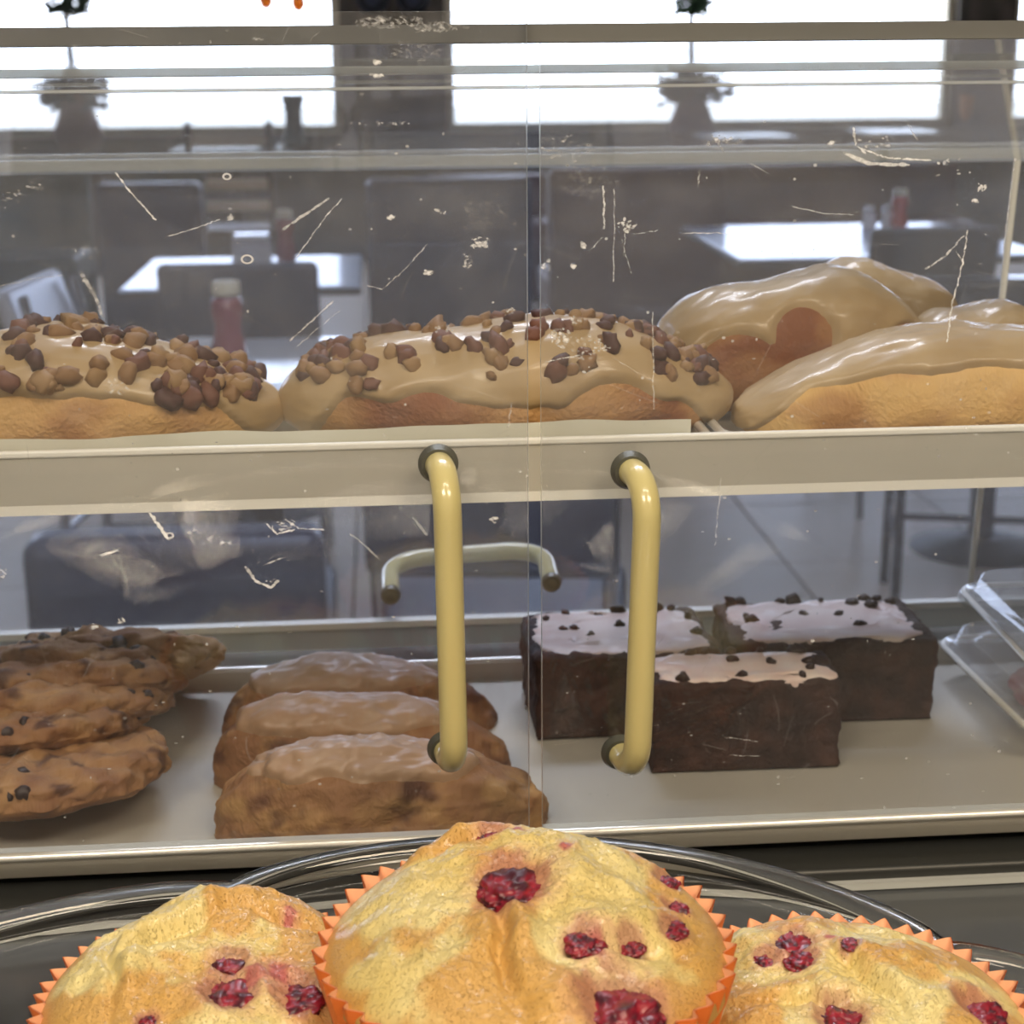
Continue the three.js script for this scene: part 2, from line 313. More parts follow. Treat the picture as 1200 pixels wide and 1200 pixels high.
function sheetMaterials(tex) {
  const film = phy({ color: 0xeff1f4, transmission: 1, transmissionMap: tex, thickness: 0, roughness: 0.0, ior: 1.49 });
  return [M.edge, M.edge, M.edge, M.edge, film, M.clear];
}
function barHandle(name, parent, a, b, out, r, bend = 0.013) {
  const A = V(...a), B = V(...b), O = V(...out), d = B.clone().sub(A).normalize(), L = A.distanceTo(B), so = O.length(), on = O.clone().normalize();
  const pts = [A.clone()];
  const q = (u, v) => pts.push(A.clone().addScaledVector(d, u).addScaledVector(on, v));
  q(0, so * 0.3); 
  for (let i = 0; i <= 6; i++) { const t = i / 6 * Math.PI / 2; q(bend * (1 - Math.cos(t)), so - bend + bend * Math.sin(t)); }
  q(L * 0.35, so); q(L * 0.5, so); q(L * 0.65, so);
  for (let i = 6; i >= 0; i--) { const t = i / 6 * Math.PI / 2; q(L - bend * (1 - Math.cos(t)), so - bend + bend * Math.sin(t)); }
  q(L, so * 0.3); pts.push(B.clone());
  const o = mesh(name, new THREE.TubeGeometry(new THREE.CatmullRomCurve3(pts, false, 'centripetal'), 120, r, 24, false), M.cream, parent);
  return o;
}
function washer(parent, p, n, r = 0.0068) {
  const g = new THREE.CylinderGeometry(r * 0.82, r, 0.003, 28).applyQuaternion(new THREE.Quaternion().setFromUnitVectors(V(0, 1, 0), V(...n).normalize())).translate(...p);
  const s = new THREE.SphereGeometry(r * 0.75, 20, 10).scale(1, 1, 0.5).translate(...p);
  return tag(mesh('handle_washer', [g, s], M.washer, parent), 'dark grey round washer');
}
{
  const c = group('display_case', 'clear acrylic countertop pastry case with two doors and cream handles', 'display case');
  // base and frame
  mesh('base_plate', span(CX0 - 0.004, CX1 + 0.004, CT, BASE - 0.003, -0.79, ZD - 0.006, 0.002), M.baseBlack, c);
  mesh('base_edge', span(CX0 - 0.004, CX1 + 0.004, CT + 0.001, CT + 0.004, ZD - 0.006, ZD - 0.0035), M.edge, c);
  tag(mesh('front_rail', [span(CX0 - 0.004, CX1 + 0.004, 1.3740, 1.3795, -0.5345, -0.529), span(CX0, CX1, 1.3738, 1.3755, -0.558, -0.5345)], M.rail, c), 'grey top rail');
  // sloping top
  const topAng = Math.atan2(1.377 - 1.322, 0.755 - 0.535), topLen = Math.hypot(0.055, 0.22);
  const top = mesh('top_panel', box(CX1 - CX0, 0.004, topLen), M.clearFilm, c); top.position.set((CX0 + CX1) / 2, (1.377 + 1.322) / 2, -0.645); top.rotation.x = -topAng * -1 * -1;
  const strip = mesh('top_strip', [box(CX1 - CX0, 0.0025, 0.0022, 0, 0, 0.012), box(CX1 - CX0, 0.001, 0.0012, 0, 0, -0.014)], M.edge, c); strip.position.set((CX0 + CX1) / 2, 1.3665 - 0.004, -0.580); strip.rotation.x = top.rotation.x;  // narrow strips across the sloping top panel
  // back panel, leaning a little
  const tilt = Math.atan2(0.022, 0.2273), bh = Math.hypot(0.022, 0.2273);
  const back = mesh('back_panel', box(CX1 - CX0, bh, 0.004), [M.edge, M.edge, M.brightEdge, M.brightEdge, M.backSheet, M.clear], c); back.position.set((CX0 + CX1) / 2, (1.0947 + 1.322) / 2, (backZ(1.0947) + backZ(1.322)) / 2); back.rotation.x = tilt;
  mesh('back_panel_cap', [span(CX0, CX1, 1.3205, 1.3265, -0.760, -0.7535), span(CX0, CX1, 1.3275, 1.3290, -0.759, -0.753)], M.edge, c);
  mesh('back_foot', [span(CX0, CX1, 1.0925, 1.0958, -0.781, -0.7745)], M.brightEdge, c);
  mesh('back_skirt', [span(CX0, CX1, BASE, 1.0925, -0.779, -0.776)], M.edge, c);
  // sides
  for (const x of [CX0, CX1]) {
    const s = new THREE.Shape([[-ZD + 0.006, BASE], [0.777, BASE], [0.755, 1.322], [0.535, 1.376], [-ZD + 0.006, 1.376]].map((p) => new THREE.Vector2(...p)));
    const g = new THREE.ExtrudeGeometry(s, { depth: 0.004, bevelEnabled: false }).rotateY(Math.PI / 2).translate(x - 0.002, 0, 0);
    mesh('side_panel', g, M.clearFilm, c);
    mesh('side_edge', rod([x, 1.096, -0.7775], [x, 1.321, -0.7555], 0.0018), M.edge, c);
  }
  mesh('flap_seam', rod([0.298, 1.096, -0.7755], [0.298, 1.321, -0.7535], 0.0017), M.brightEdge, c);
  tag(mesh('flap_hinge', [new THREE.SphereGeometry(0.006, 18, 12).scale(1, 0.9, 1).translate(0.298, 1.0985, -0.774), span(0.300, 0.314, 1.096, 1.101, -0.7765, -0.7735, 0.001)], M.plastic, c), 'clear plastic hinge at the flap corner');
  // shelf under the upper tray
  const sy = 1.2255;
  mesh('shelf', span(CX0 + 0.003, CX1 - 0.003, sy - 0.0035, sy, -0.742, -0.5385), M.clearFilm, c);
  mesh('shelf_edge', span(CX0 + 0.003, CX1 - 0.003, sy - 0.0035, sy, -0.5385, -0.537), M.brightEdge, c);
  tag(mesh('shelf_front', span(CX0 + 0.003, CX1 - 0.003, sy, 1.2418, -0.5385, -0.5370), M.lip, c), 'satin grey front strip of the shelf');
  mesh('shelf_front_lip', span(CX0 + 0.003, CX1 - 0.003, 1.2418, 1.2445, -0.5388, -0.5362, 0.001), M.brightEdge, c);
  for (const x of [CX0 + 0.006, CX1 - 0.006]) mesh('shelf_bracket', span(x - 0.004, x + 0.004, sy - 0.009, sy - 0.0035, -0.735, -0.545), M.clearFilm, c);
  // doors
  const DB = 1.1035;
  const doors = [
    { x0: CX0, x1: 0.0470, top: 1.3838, hx: 0.0168, hy: [1.2395, 1.1365], lean: [0.0012, 0.0055] },
    { x0: 0.0514, x1: CX1, top: 1.3738, hx: 0.0815, hy: [1.2350, 1.1320], lean: [0.003, 0.001] },
  ];
  doors.forEach((d, k) => {
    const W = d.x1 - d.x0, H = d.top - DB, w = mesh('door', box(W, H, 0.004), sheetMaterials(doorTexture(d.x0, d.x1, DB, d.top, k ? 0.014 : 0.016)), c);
    w.position.set((d.x0 + d.x1) / 2, (d.top + DB) / 2, ZD - 0.002);
    if (!k) w.rotation.z = -0.0025;
    const lx = d.hx - w.position.x, ys = d.hy.map((y) => y - w.position.y), z = 0.002;
    const h = barHandle('handle', w, [lx, ys[0], z], [lx + (k ? -0.0025 : 0.001), ys[1], z], [(k ? 0.003 : 0.002), 0, 0.0185], 0.0047);
    tag(h, 'cream tubular pull handle');
    for (const [i, y] of ys.entries()) washer(w, [lx + (i ? (k ? -0.0025 : 0.001) : 0), y, z + 0.001], [0, 0, 1]);
  });
  // lift handle on the far side
  const hb = [at(458, 703, { z: -0.766 }), at(648, 688, { z: -0.766 })].map((p) => [p.x, p.y, backZ(p.y) - 0.002]);
  tag(barHandle('lift_handle', c, hb[0], hb[1], [0, 0.004, -0.042], 0.0046, 0.02), 'horizontal cream handle on the far panel');
  for (const p of hb) washer(c, [p[0], p[1], p[2] + 0.005], [0, 0, 1], 0.0052);
}
// ---------------------------------------------------------------- trays
function tray(name, label, hx, hz, floorY, rimY, cx, cz) {
  const t = group(name, label, 'tray', [cx, floorY, cz], 0, null), H = rimY - floorY;
  const r = 0.012, flare = 0.004;
  const bowl = loft([rrLoop(hx - flare - 0.004, hz - flare - 0.004, r, 0.0015), rrLoop(hx - flare - 0.001, hz - flare - 0.001, r, 0.0022), rrLoop(hx - 0.003, hz - 0.003, r, H - 0.001), rrLoop(hx - 0.002, hz - 0.002, r, H - 0.0005), rrLoop(hx - 0.0012, hz - 0.0012, r, H - 0.0015), rrLoop(hx - flare, hz - flare, r, 0.0006), rrLoop(hx - flare - 0.003, hz - flare - 0.003, r, 0)].map((l) => l), true, true);
  mesh('tray_pan', bowl, M.alu, t);
  const loops = []; 
  const N = 12; for (let i = 0; i <= N; i++) { const a = i / N * 2 * Math.PI; loops.push(rrLoop(hx - 0.0018 + 0.0018 * Math.cos(a), hz - 0.0018 + 0.0018 * Math.cos(a), r, H - 0.0016 + 0.0016 * Math.sin(a))); }
  mesh('tray_rim', loft(loops, false, false), M.aluRim, t);
  return t;
}
const UF = 1.2262, LF = 1.0822;
const CXM = (CX0 + CX1) / 2, CHW = (CX1 - CX0) / 2 - 0.012;
const UX = 0.115;   // where the two upper trays meet
tray('baking_tray', 'narrow aluminium tray on the upper shelf under the nut-topped bars', (UX - 0.001 - CX0 - 0.012) / 2, 0.040, UF, 1.2425, (UX - 0.001 + CX0 + 0.012) / 2, -0.5795);
tray('baking_tray', 'deep aluminium tray on the upper shelf under the plain iced bars', (CX1 - 0.012 - UX - 0.001) / 2, 0.097, UF, 1.2425, (CX1 - 0.012 + UX + 0.001) / 2, -0.6365);
tray('baking_tray', 'long aluminium tray on the case floor holding cookies and brownies', CHW, 0.092, LF, 1.0938, CXM, -0.634);
{ // paper liner of the upper tray, its front edge curling over the rim
  const NX = 220, prof = [[-0.612, 0.0032], [-0.60, 0.0028], [-0.58, 0.0027], [-0.556, 0.003], [-0.549, 0.006], [-0.5475, 0.012], [-0.5465, 0.0215]];
  const sheet = (off) => {
    const rows = [];
    for (const [z, y] of prof) { const row = []; for (let i = 0; i <= NX; i++) { const x = CX0 + 0.03 + (UX - 0.009 - CX0 - 0.03) * i / NX; const wv = y > 0.01 ? (0.0028 * fbm(x * 22, 0, 1.5, 2) + 0.0022 * noise(x * 9, 2, 0) - 0.001) * (y / 0.0215) : 0; row.push([x, UF + y + wv + off, z + 0.0006 * noise(x * 60, y * 90, 1)]); } rows.push(row); }
    return rows;
  };
  const pos = [], idx = [], uv = []; const rows = sheet(0), n = NX + 1;
  rows.forEach((r, j) => r.forEach((p, i) => { pos.push(...p); uv.push(i / 10, j / 2); }));
  for (let j = 0; j < rows.length - 1; j++) for (let i = 0; i < NX; i++) { const a = j * n + i; idx.push(a, a + n, a + 1, a + 1, a + n, a + n + 1); }
  const g = new THREE.BufferGeometry(); g.setAttribute('position', new THREE.Float32BufferAttribute(pos, 3)); g.setAttribute('uv', new THREE.Float32BufferAttribute(uv, 2)); g.setIndex(idx); g.computeVertexNormals();
  const m = M.paper.clone(); m.side = THREE.DoubleSide;
  tag(mesh('paper_liner', g, m), 'off-white paper liner under the nut-topped bars, curling over the tray rim', 'liner');
}
// ---------------------------------------------------------------- baked goods: shaped spheres with vertex colours
// shape(n) gives the local position for a unit direction n; colour(p, n) gives a Color
function blobGeo(shape, colour, nu = 128, nv = 64) {
  let g = new THREE.SphereGeometry(1, nu, nv).rotateZ(Math.PI / 2);
  g.deleteAttribute('uv'); g.deleteAttribute('normal'); g = mergeVertices(g, 1e-5);
  const P = g.attributes.position, col = new Float32Array(P.count * 3), uv = new Float32Array(P.count * 2), n = V(0, 0, 0);
  for (let i = 0; i < P.count; i++) {
    n.fromBufferAttribute(P, i).normalize();
    const p = shape(n), c = colour(p, n);
    P.setXYZ(i, p.x, p.y, p.z); col.set([c.r, c.g, c.b], 3 * i); uv.set([p.x * 22, (p.z + p.y) * 22], 2 * i);
  }
  g.setAttribute('color', new THREE.BufferAttribute(col, 3)); g.setAttribute('uv', new THREE.BufferAttribute(uv, 2)); g.computeVertexNormals();
  return g;
}
const pnorm = (n, p) => Math.pow(Math.abs(n.x) ** p + Math.abs(n.y) ** p + Math.abs(n.z) ** p, -1 / p);
const mix = (a, b, t) => a.clone().lerp(b, clamp(t));
const C = { gold: hex(0xc08a4a), pale: hex(0xdcb473), crust: hex(0x8a5230), deep: hex(0x5f3624), glaze: hex(0xa68a5e), glazeHi: hex(0xbfa67c), brown: hex(0x74452f), cookie: hex(0x875c3a), cookieHi: hex(0xae8656), cookieDk: hex(0x4a2a1c), scone: hex(0x9d754f), sconeDk: hex(0x4f2e24), sconeGlaze: hex(0xac8d70), cake: hex(0xd3bc74), cakeHi: hex(0xe3d69c), cakeGold: hex(0xc48c3c), cakeTan: hex(0xa0642a), red: hex(0x741226), redHi: hex(0x9c2434), purple: hex(0x320d1c) };
const nutGeos = [0, 1, 2, 3, 4].map((k) => {
  const g = mergeVertices((() => { const q = new THREE.IcosahedronGeometry(1, 1); q.deleteAttribute('uv'); q.deleteAttribute('normal'); return q; })());
  const P = g.attributes.position;
  for (let i = 0; i < P.count; i++) { const x = P.getX(i), y = P.getY(i), z = P.getZ(i), s = 1 + 0.55 * noise(x * 1.3 + k * 9, y * 1.3, z * 1.3); P.setXYZ(i, x * s, y * s * 0.75, z * s * (0.7 + 0.15 * k)); }
  g.computeVertexNormals(); return g;
});
// an iced yeast bar lying along x: L long, W deep, H tall, resting on y = 0
function icedBar(label, [x, y, z], turn, { L, W, H, s, p = 2.7, icing = 0.0, bare = [], nuts = 0, tilt = 0, lift = 0, golden = 0.5, bend = 0, taper = 0.22, nutLow = 0.12, nutSize = 1 }) {
  const t = group('iced_bar', label, 'pastry', [x, y, z], turn, 'iced bars on the upper tray');
  t.rotation.z = tilt;
  const body = (n, o = 0) => {
    const r = pnorm(n, p), q = V(n.x * r * L / 2, n.y * r * H / 2, n.z * r * W / 2);
    const d = 0.0035 * fbm(q.x * 26 + s, q.y * 30, q.z * 30, 3) + 0.0016 * fbm(q.x * 90, q.y * 90 + s, q.z * 90, 2) + o;
    q.x += n.x * d; q.y += n.y * d; q.z += n.z * d;
    const u = q.x / (L / 2);
    q.y = -0.4 * H + (q.y + 0.4 * H) * (1 - taper * u * u + 0.05 * Math.sin(u * 5 + s)) * (1 + bend * u);
    if (q.y < -H * 0.40) q.y = -H * 0.40 + (q.y + H * 0.40) * 0.12;
    q.y += H * 0.46;
    return q;
  };
  mesh('dough', blobGeo((n) => body(n), (q, n) => {
    const f = fbm(q.x * 30 + s, q.y * 40, q.z * 40, 3);
    let c = mix(C.gold, C.pale, 0.45 + f * 0.9 + golden * 0.4);
    return mix(c, C.crust, smooth(0.1, -0.25, f) * 0.55 + (1 - golden) * 0.75);
  }), M.food, t);
  const edge = (q) => icing - 0.9 * smooth(0.7, 1.0, Math.abs(q.x) / (L / 2)) + 0.30 * fbm(q.x * 38 + s * 3, s, q.z * 20, 3) + 0.07 * Math.sin(q.x * 120 + s * 5) * fbm(q.x * 20, 4, s, 2);
  const cover = (n) => { const q = body(n, 0); let m = smooth(-0.06, 0.10, n.y * pnorm(n, p) - edge(q)); for (const [bx, by, br] of bare) m *= smooth(br * 0.8, br * 1.1, Math.hypot(q.x - bx, (q.y - by) * 1.0) + (q.z < 0 ? 9 : 0)); return m; };
  mesh('icing', blobGeo((n) => { const m = cover(n); return body(n, -0.0012 + 0.0034 * m + 0.0007 * m * fbm(n.x * 7 + s, n.y * 5, n.z * 7, 2)); }, (q) => mix(C.glaze, C.glazeHi, 0.4 + 1.2 * fbm(q.x * 40, q.y * 40 + s, q.z * 40, 3)), 180, 84), M.glaze, t);
  for (let k = 0; k < nuts; k++) {
    let n; do { const a = rr(-Math.PI * 0.6, Math.PI * 0.6), u = rr(-1, 1); n = V(u * 1.6, Math.cos(a), Math.sin(a)).normalize(); } while (n.y < nutLow + 0.2 * fbm(n.x * 4, s, n.z * 4, 2));
    const q = body(n, 0.0022), o = mesh('nut_piece', nutGeos[k % 5], M.nuts[Math.floor(rnd() * 4)], t), sc = nutSize * rr(0.0018, 0.0042);
    o.position.copy(q); o.rotation.set(rr(0, 6), rr(0, 6), rr(0, 6)); o.scale.setScalar(sc);
  }
  return t;
}
const UB = UF + 0.003;
icedBar('nut-topped maple bar at the end beside the chair view, golden sides', [-0.118, UB, -0.579], 0.02, { L: 0.158, W: 0.058, H: 0.048, s: 1.3, icing: 0.30, nuts: 290, golden: 0.75, p: 2.2, taper: 0.16, nutLow: 0.30, nutSize: 1.1 });
icedBar('nut-topped maple bar behind the meeting edges of the two doors', [0.0445, UB, -0.580], -0.015, { L: 0.162, W: 0.058, H: 0.050, s: 6.1, icing: 0.05, nuts: 230, golden: 0.45, p: 2.15, taper: 0.16, nutLow: 0.38, bare: [[-0.03, 0.012, 0.018], [0.035, 0.010, 0.022]] });
icedBar('plain maple iced bar with golden side against the tray rim', [0.214, UB, -0.580], 0.03, { L: 0.170, W: 0.056, H: 0.043, s: 9.4, icing: 0.60, golden: 1.0, tilt: 0.03, bend: 0.10, p: 2.5 });
icedBar('maple iced bar with round bare brown patches in its icing', [0.166, UB, -0.642], 0.10, { L: 0.112, W: 0.056, H: 0.057, s: 12.2, icing: -0.55, golden: 0.0, bare: [[-0.031, 0.018, 0.0195], [-0.006, 0.034, 0.0125], [0.038, 0.028, 0.010]] });
icedBar('maple iced bar at the back of the tray, mostly hidden', [0.2135, UB, -0.700], -0.08, { L: 0.082, W: 0.05, H: 0.052, s: 15.8, icing: -0.4, golden: 0.6 });
icedBar('small iced bar peeping over the golden-sided bar', [0.2475, UB, -0.655], 0.2, { L: 0.060, W: 0.045, H: 0.040, s: 18.2, icing: -0.3, golden: 0.7 });

// ---------------------------------------------------------------- cookies, leaning forward like fallen dominoes
const LB = LF + 0.0022;
function cookie(label, [x, y, z], lean, turn, s, R = 0.054, B = 0.0088) {
  const t = group('cookie', label, 'cookie', [x, y, z], turn, 'chocolate chip cookies in a leaning row');
  const inner = (n, o = 0) => {
    const rad = Math.hypot(n.x, n.z), pw = 3.2, r = Math.pow(rad ** pw + Math.abs(n.y) ** pw, -1 / pw), q = V(n.x * r * R, n.y * r * B, n.z * r * R);
    const wob = 1 + 0.05 * fbm(n.x * 2.2 + s, n.z * 2.2, s, 2); q.x *= wob; q.z *= wob;
    const rough = n.y > -0.3 ? 1 : 0.35, d = rough * (0.0085 * fbm(q.x * 75 + s, q.y * 75, q.z * 75, 3) + 0.0026 * fbm(q.x * 170, q.y * 170, q.z * 170 + s, 2));
    q.addScaledVector(n, d + o);
    const c = Math.cos(lean), si = Math.sin(lean);
    return V(q.x, q.y * c - q.z * si, q.y * si + q.z * c);
  };
  mesh('dough', blobGeo((n) => inner(n), (q, n) => {
    const f = fbm(q.x * 60 + s, q.y * 60, q.z * 60, 3), ch = smooth(0.16, 0.26, fbm(q.x * 95, q.y * 95 + s * 2, q.z * 95, 2));
    let c = mix(C.cookie, C.cookieHi, 0.35 + f * 1.4);
    return mix(c, C.cookieDk, ch * 0.85);
  }, 160, 80), M.food, t);
  for (let k = 0; k < 8; k++) { const a = rr(0, 6.283), n = V(Math.cos(a), rr(0.05, 1.2), Math.sin(a)).normalize(), o = mesh('chocolate_chip', nutGeos[k % 5], M.chip, t); o.position.copy(inner(n, -0.0016)); o.rotation.set(rr(0, 6), rr(0, 6), 0); o.scale.setScalar(rr(0.002, 0.0036)); }
  return t;
}
cookie('golden chocolate chip cookie at the front of the cookie row', [-0.141, LB + 0.0170, -0.601], -0.16, 0.1, 2.2, 0.050, 0.0100);
cookie('second chocolate chip cookie of the leaning row, dark gap beneath', [-0.153, LB + 0.0225, -0.630], -0.31, 0.1, 4.8, 0.049);
cookie('third chocolate chip cookie of the leaning row', [-0.144, LB + 0.0250, -0.6495], -0.34, -0.06, 7.9, 0.0485);
cookie('fourth chocolate chip cookie of the leaning row', [-0.136, LB + 0.0275, -0.6665], -0.38, 0.05, 11.1, 0.048);
cookie('fifth chocolate chip cookie of the leaning row', [-0.131, LB + 0.0290, -0.6805], -0.42, -0.04, 14.6, 0.047);
cookie('rearmost chocolate chip cookie against the case back', [-0.122, LB + 0.0295, -0.6905], -0.45, -0.05, 17.4, 0.046);

// ---------------------------------------------------------------- glazed scones
function scone(label, [x, y, z], turn, { L, W, H, s, rough = 1 }) {
  const t = group('glazed_scone', label, 'pastry', [x, y, z], turn, 'maple glazed scones in a row');
  const body = (n, o = 0) => {
    const r = pnorm(n, 2.25), q = V(n.x * r * L / 2, Math.max(n.y, -0.25) * r * H, n.z * r * W / 2);
    const d = 0.0042 * fbm(q.x * 24 + s, q.y * 26, q.z * 30, 3) + rough * 0.0028 * fbm(q.x * 120, q.y * 110 + s, q.z * 110, 3) + o;
    q.addScaledVector(n, d);
    if (q.y < 0) q.y *= 0.1;
    q.y *= 1.04 - 0.17 * q.x / (L / 2);
    q.z += q.y * 0.18;
    return q;
  };
  const edge = (q) => 0.78 + 0.20 * fbm(q.x * 26 + s, 2, s, 2);
  mesh('crumb', blobGeo((n) => body(n), (q) => { const f = fbm(q.x * 70 + s, q.y * 70, q.z * 70, 3), d = smooth(0.10, 0.28, fbm(q.x * 50, q.y * 60 + s, q.z * 50, 3)); return mix(mix(mix(C.scone, C.pale, 0.1 + f * 1.5), C.brown, 0.32 + 0.2 * Math.sin(s)), C.sconeDk, d * 0.8); }, 180, 90), M.food, t);
  mesh('glaze', blobGeo((n) => { const q = body(n), m = smooth(-0.05, 0.07, q.y / H - edge(q) + (q.z < 0 ? 0.5 : 0) * clamp(-q.z / (W / 2))); return body(n, -0.001 + 0.0027 * m); }, (q) => mix(C.sconeGlaze, C.scone, 0.2 + 0.6 * fbm(q.x * 30, q.y * 30, q.z * 30 + s, 3)), 180, 90), M.matGlaze, t);
  return t;
}
scone('maple glazed scone at the tray rim, rough crumbly front', [-0.0065, LB, -0.5735], 0.02, { L: 0.128, W: 0.046, H: 0.0335, s: 3.3, rough: 1.5 });
scone('middle maple glazed scone between two others', [-0.0145, LB, -0.6215], -0.02, { L: 0.123, W: 0.046, H: 0.0335, s: 8.7 });
scone('maple glazed scone at the back of its row', [-0.0155, LB, -0.668], 0.03, { L: 0.121, W: 0.046, H: 0.032, s: 13.9 });

// ---------------------------------------------------------------- brownies
function brownie(label, [x0, x1], zf, depth, h, s, turn = 0) {
  const t = group('frosted_brownie', label, 'brownie', [(x0 + x1) / 2, LB, zf - depth / 2], turn, 'frosted brownies'), w = x1 - x0;
  let g = new THREE.BoxGeometry(w, h, depth, 60, 34, 40); g.deleteAttribute('uv'); g.deleteAttribute('normal'); g = mergeVertices(g, 1e-5);
  const P = g.attributes.position, col = [], uv = [];
  for (let i = 0; i < P.count; i++) {
    const p = V(P.getX(i), P.getY(i), P.getZ(i)), n = V(p.x / w, p.y / h, p.z / depth), m = Math.max(Math.abs(n.x), Math.abs(n.y), Math.abs(n.z));
    const e = V(Math.abs(n.x) > m - 1e-3 ? Math.sign(n.x) : 0, Math.abs(n.y) > m - 1e-3 ? Math.sign(n.y) : 0, Math.abs(n.z) > m - 1e-3 ? Math.sign(n.z) : 0), k = e.lengthSq();
    const f = 0.0035 * fbm(p.x * 70 + s, p.y * 70, p.z * 70, 3) + 0.0014 * fbm(p.x * 230, p.y * 230 + s, p.z * 230, 2) - (k > 1 ? 0.0012 * (k - 1) : 0);
    p.addScaledVector(e.normalize(), p.y < -h * 0.49 ? 0 : f);
    p.x *= 1 + 0.03 * (p.y / h);
    P.setXYZ(i, p.x, p.y + h / 2, p.z);
    const q = fbm(p.x * 90, p.y * 90, p.z * 90 + s, 3), c = mix(hex(0x291612), hex(0x462a20), 0.35 + q * 1.5); col.push(c.r, c.g, c.b); uv.push(p.x * 22, (p.y + p.z) * 22);
  }
  g.setAttribute('color', new THREE.Float32BufferAttribute(col, 3)); g.setAttribute('uv', new THREE.Float32BufferAttribute(uv, 2)); g.computeVertexNormals();
  mesh('crumb', g, M.food, t);
  const fr = blobGeo((n) => {
    const p = 7, rad = Math.pow(Math.abs(n.x) ** p + Math.abs(n.z) ** p, -1 / p) * Math.hypot(n.x, n.z), lat = Math.sqrt(1 - n.y * n.y);
    const u = lat === 0 ? 0 : n.x / Math.hypot(n.x, n.z), v = lat === 0 ? 0 : n.z / Math.hypot(n.x, n.z), q = Math.pow(lat, 0.35) * rad;
    const x = u * q * w * 0.49, z = v * q * depth * 0.49, wob = 1 - 0.05 + 0.16 * fbm(x * 70 + s, 0, z * 70, 3);
    const hole = smooth(0.22, 0.34, fbm(x * 85 + s, 7, z * 85, 2));
    return V(x * wob, h - 0.0015 + Math.sign(n.y) * 0.0032 * Math.pow(Math.abs(n.y), 0.5) + 0.0022 * fbm(x * 80, 3 + s, z * 80, 3) - hole * 0.004, z * wob);
  }, (q) => mix(hex(0xe8cdc2), hex(0xf6e8de), 0.4 + fbm(q.x * 90, 1, q.z * 90 + s, 3) * 1.4), 140, 70);
  mesh('frosting', fr, M.matGlaze, t);
  for (let k = 0; k < 16; k++) { const o = mesh('chocolate_crumb', nutGeos[k % 5], M.chip, t), a = rr(-0.47, 0.47), b = rr(-0.46, 0.46), ed = rnd() < 0.55; o.position.set(a * w, h + 0.0018, (ed ? -0.42 : b) * depth); o.scale.setScalar(rr(0.0016, 0.0034)); o.rotation.set(rr(0, 6), rr(0, 6), 0); }
  return t;
}
brownie('frosted brownie standing in front of the other two', [0.1045, 0.1835], -0.608, 0.034, 0.0385, 2.7, -0.02);
brownie('frosted brownie partly behind the right door handle', [0.0600, 0.1400], -0.6475, 0.058, 0.0375, 6.3, 0.02);
brownie('frosted brownie next to the clear plastic boxes', [0.1500, 0.2390], -0.6535, 0.056, 0.0375, 11.9, -0.02);

// ---------------------------------------------------------------- clear clamshell boxes
{
  const ring = (a, b, y, rib = 0) => rrLoop(a, b, 0.014, y, 8).map(([x, yy, z], i) => [x * (1 + (rib && i % 2 ? rib : 0)), yy, z * (1 + (rib && i % 2 ? rib : 0))]);
  const make = (label, x, y, z, turn, h, filling) => {
    const t = group('plastic_box', label, 'plastic box', [x, y, z], turn, 'clear plastic clamshell boxes');
    const a = 0.062, b = 0.058;
    mesh('box_bottom', loft([ring(a * 0.80, b * 0.80, 0.0008), ring(a * 0.84, b * 0.84, 0.003, 0.015), ring(a * 0.93, b * 0.93, h * 0.8, 0.015), ring(a * 0.95, b * 0.95, h), ring(a, b, h + 0.0005), ring(a, b, h - 0.002)], true, false), M.plastic, t);
    const lid = mesh('box_lid', loft([ring(a, b, h + 0.0015), ring(a, b, h + 0.003), ring(a * 0.94, b * 0.94, h + 0.0035), ring(a * 0.92, b * 0.92, h + 0.010), ring(a * 0.89, b * 0.89, h + 0.011)], false, true), M.plastic, t);
    mesh('lid_highlight_bead', loft(Array.from({ length: 9 }, (_, i) => { const q = i / 8 * 6.2832; return ring(a + 0.0014 * Math.cos(q), b + 0.0014 * Math.cos(q), h + 0.001 + 0.0014 * Math.sin(q)); }), false, false), M.brightEdge, lid);  // rim bead in opaque white, painting the highlights of the clear lid
    if (filling) mesh('filling', blobGeo((n) => V(n.x * a * 0.72, 0.003 + (n.y + 1) * h * 0.3, n.z * b * 0.72).addScaledVector(n, 0.006 * fbm(n.x * 3, n.y * 3, n.z * 3, 3)), (q) => mix(hex(0xb88a86), hex(0x9a3a40), 0.35 + fbm(q.x * 60, q.y * 60, q.z * 60, 2) * 2), 80, 40), M.food, t);
  };
  make('clear plastic clamshell box on the tray beside a brownie, pink filling', 0.322, LB, -0.655, 0.02, 0.0145, true);
  make('clear plastic clamshell box stacked on the pink filled one', 0.329, LB + 0.0262, -0.657, -0.05, 0.0125, false);
}

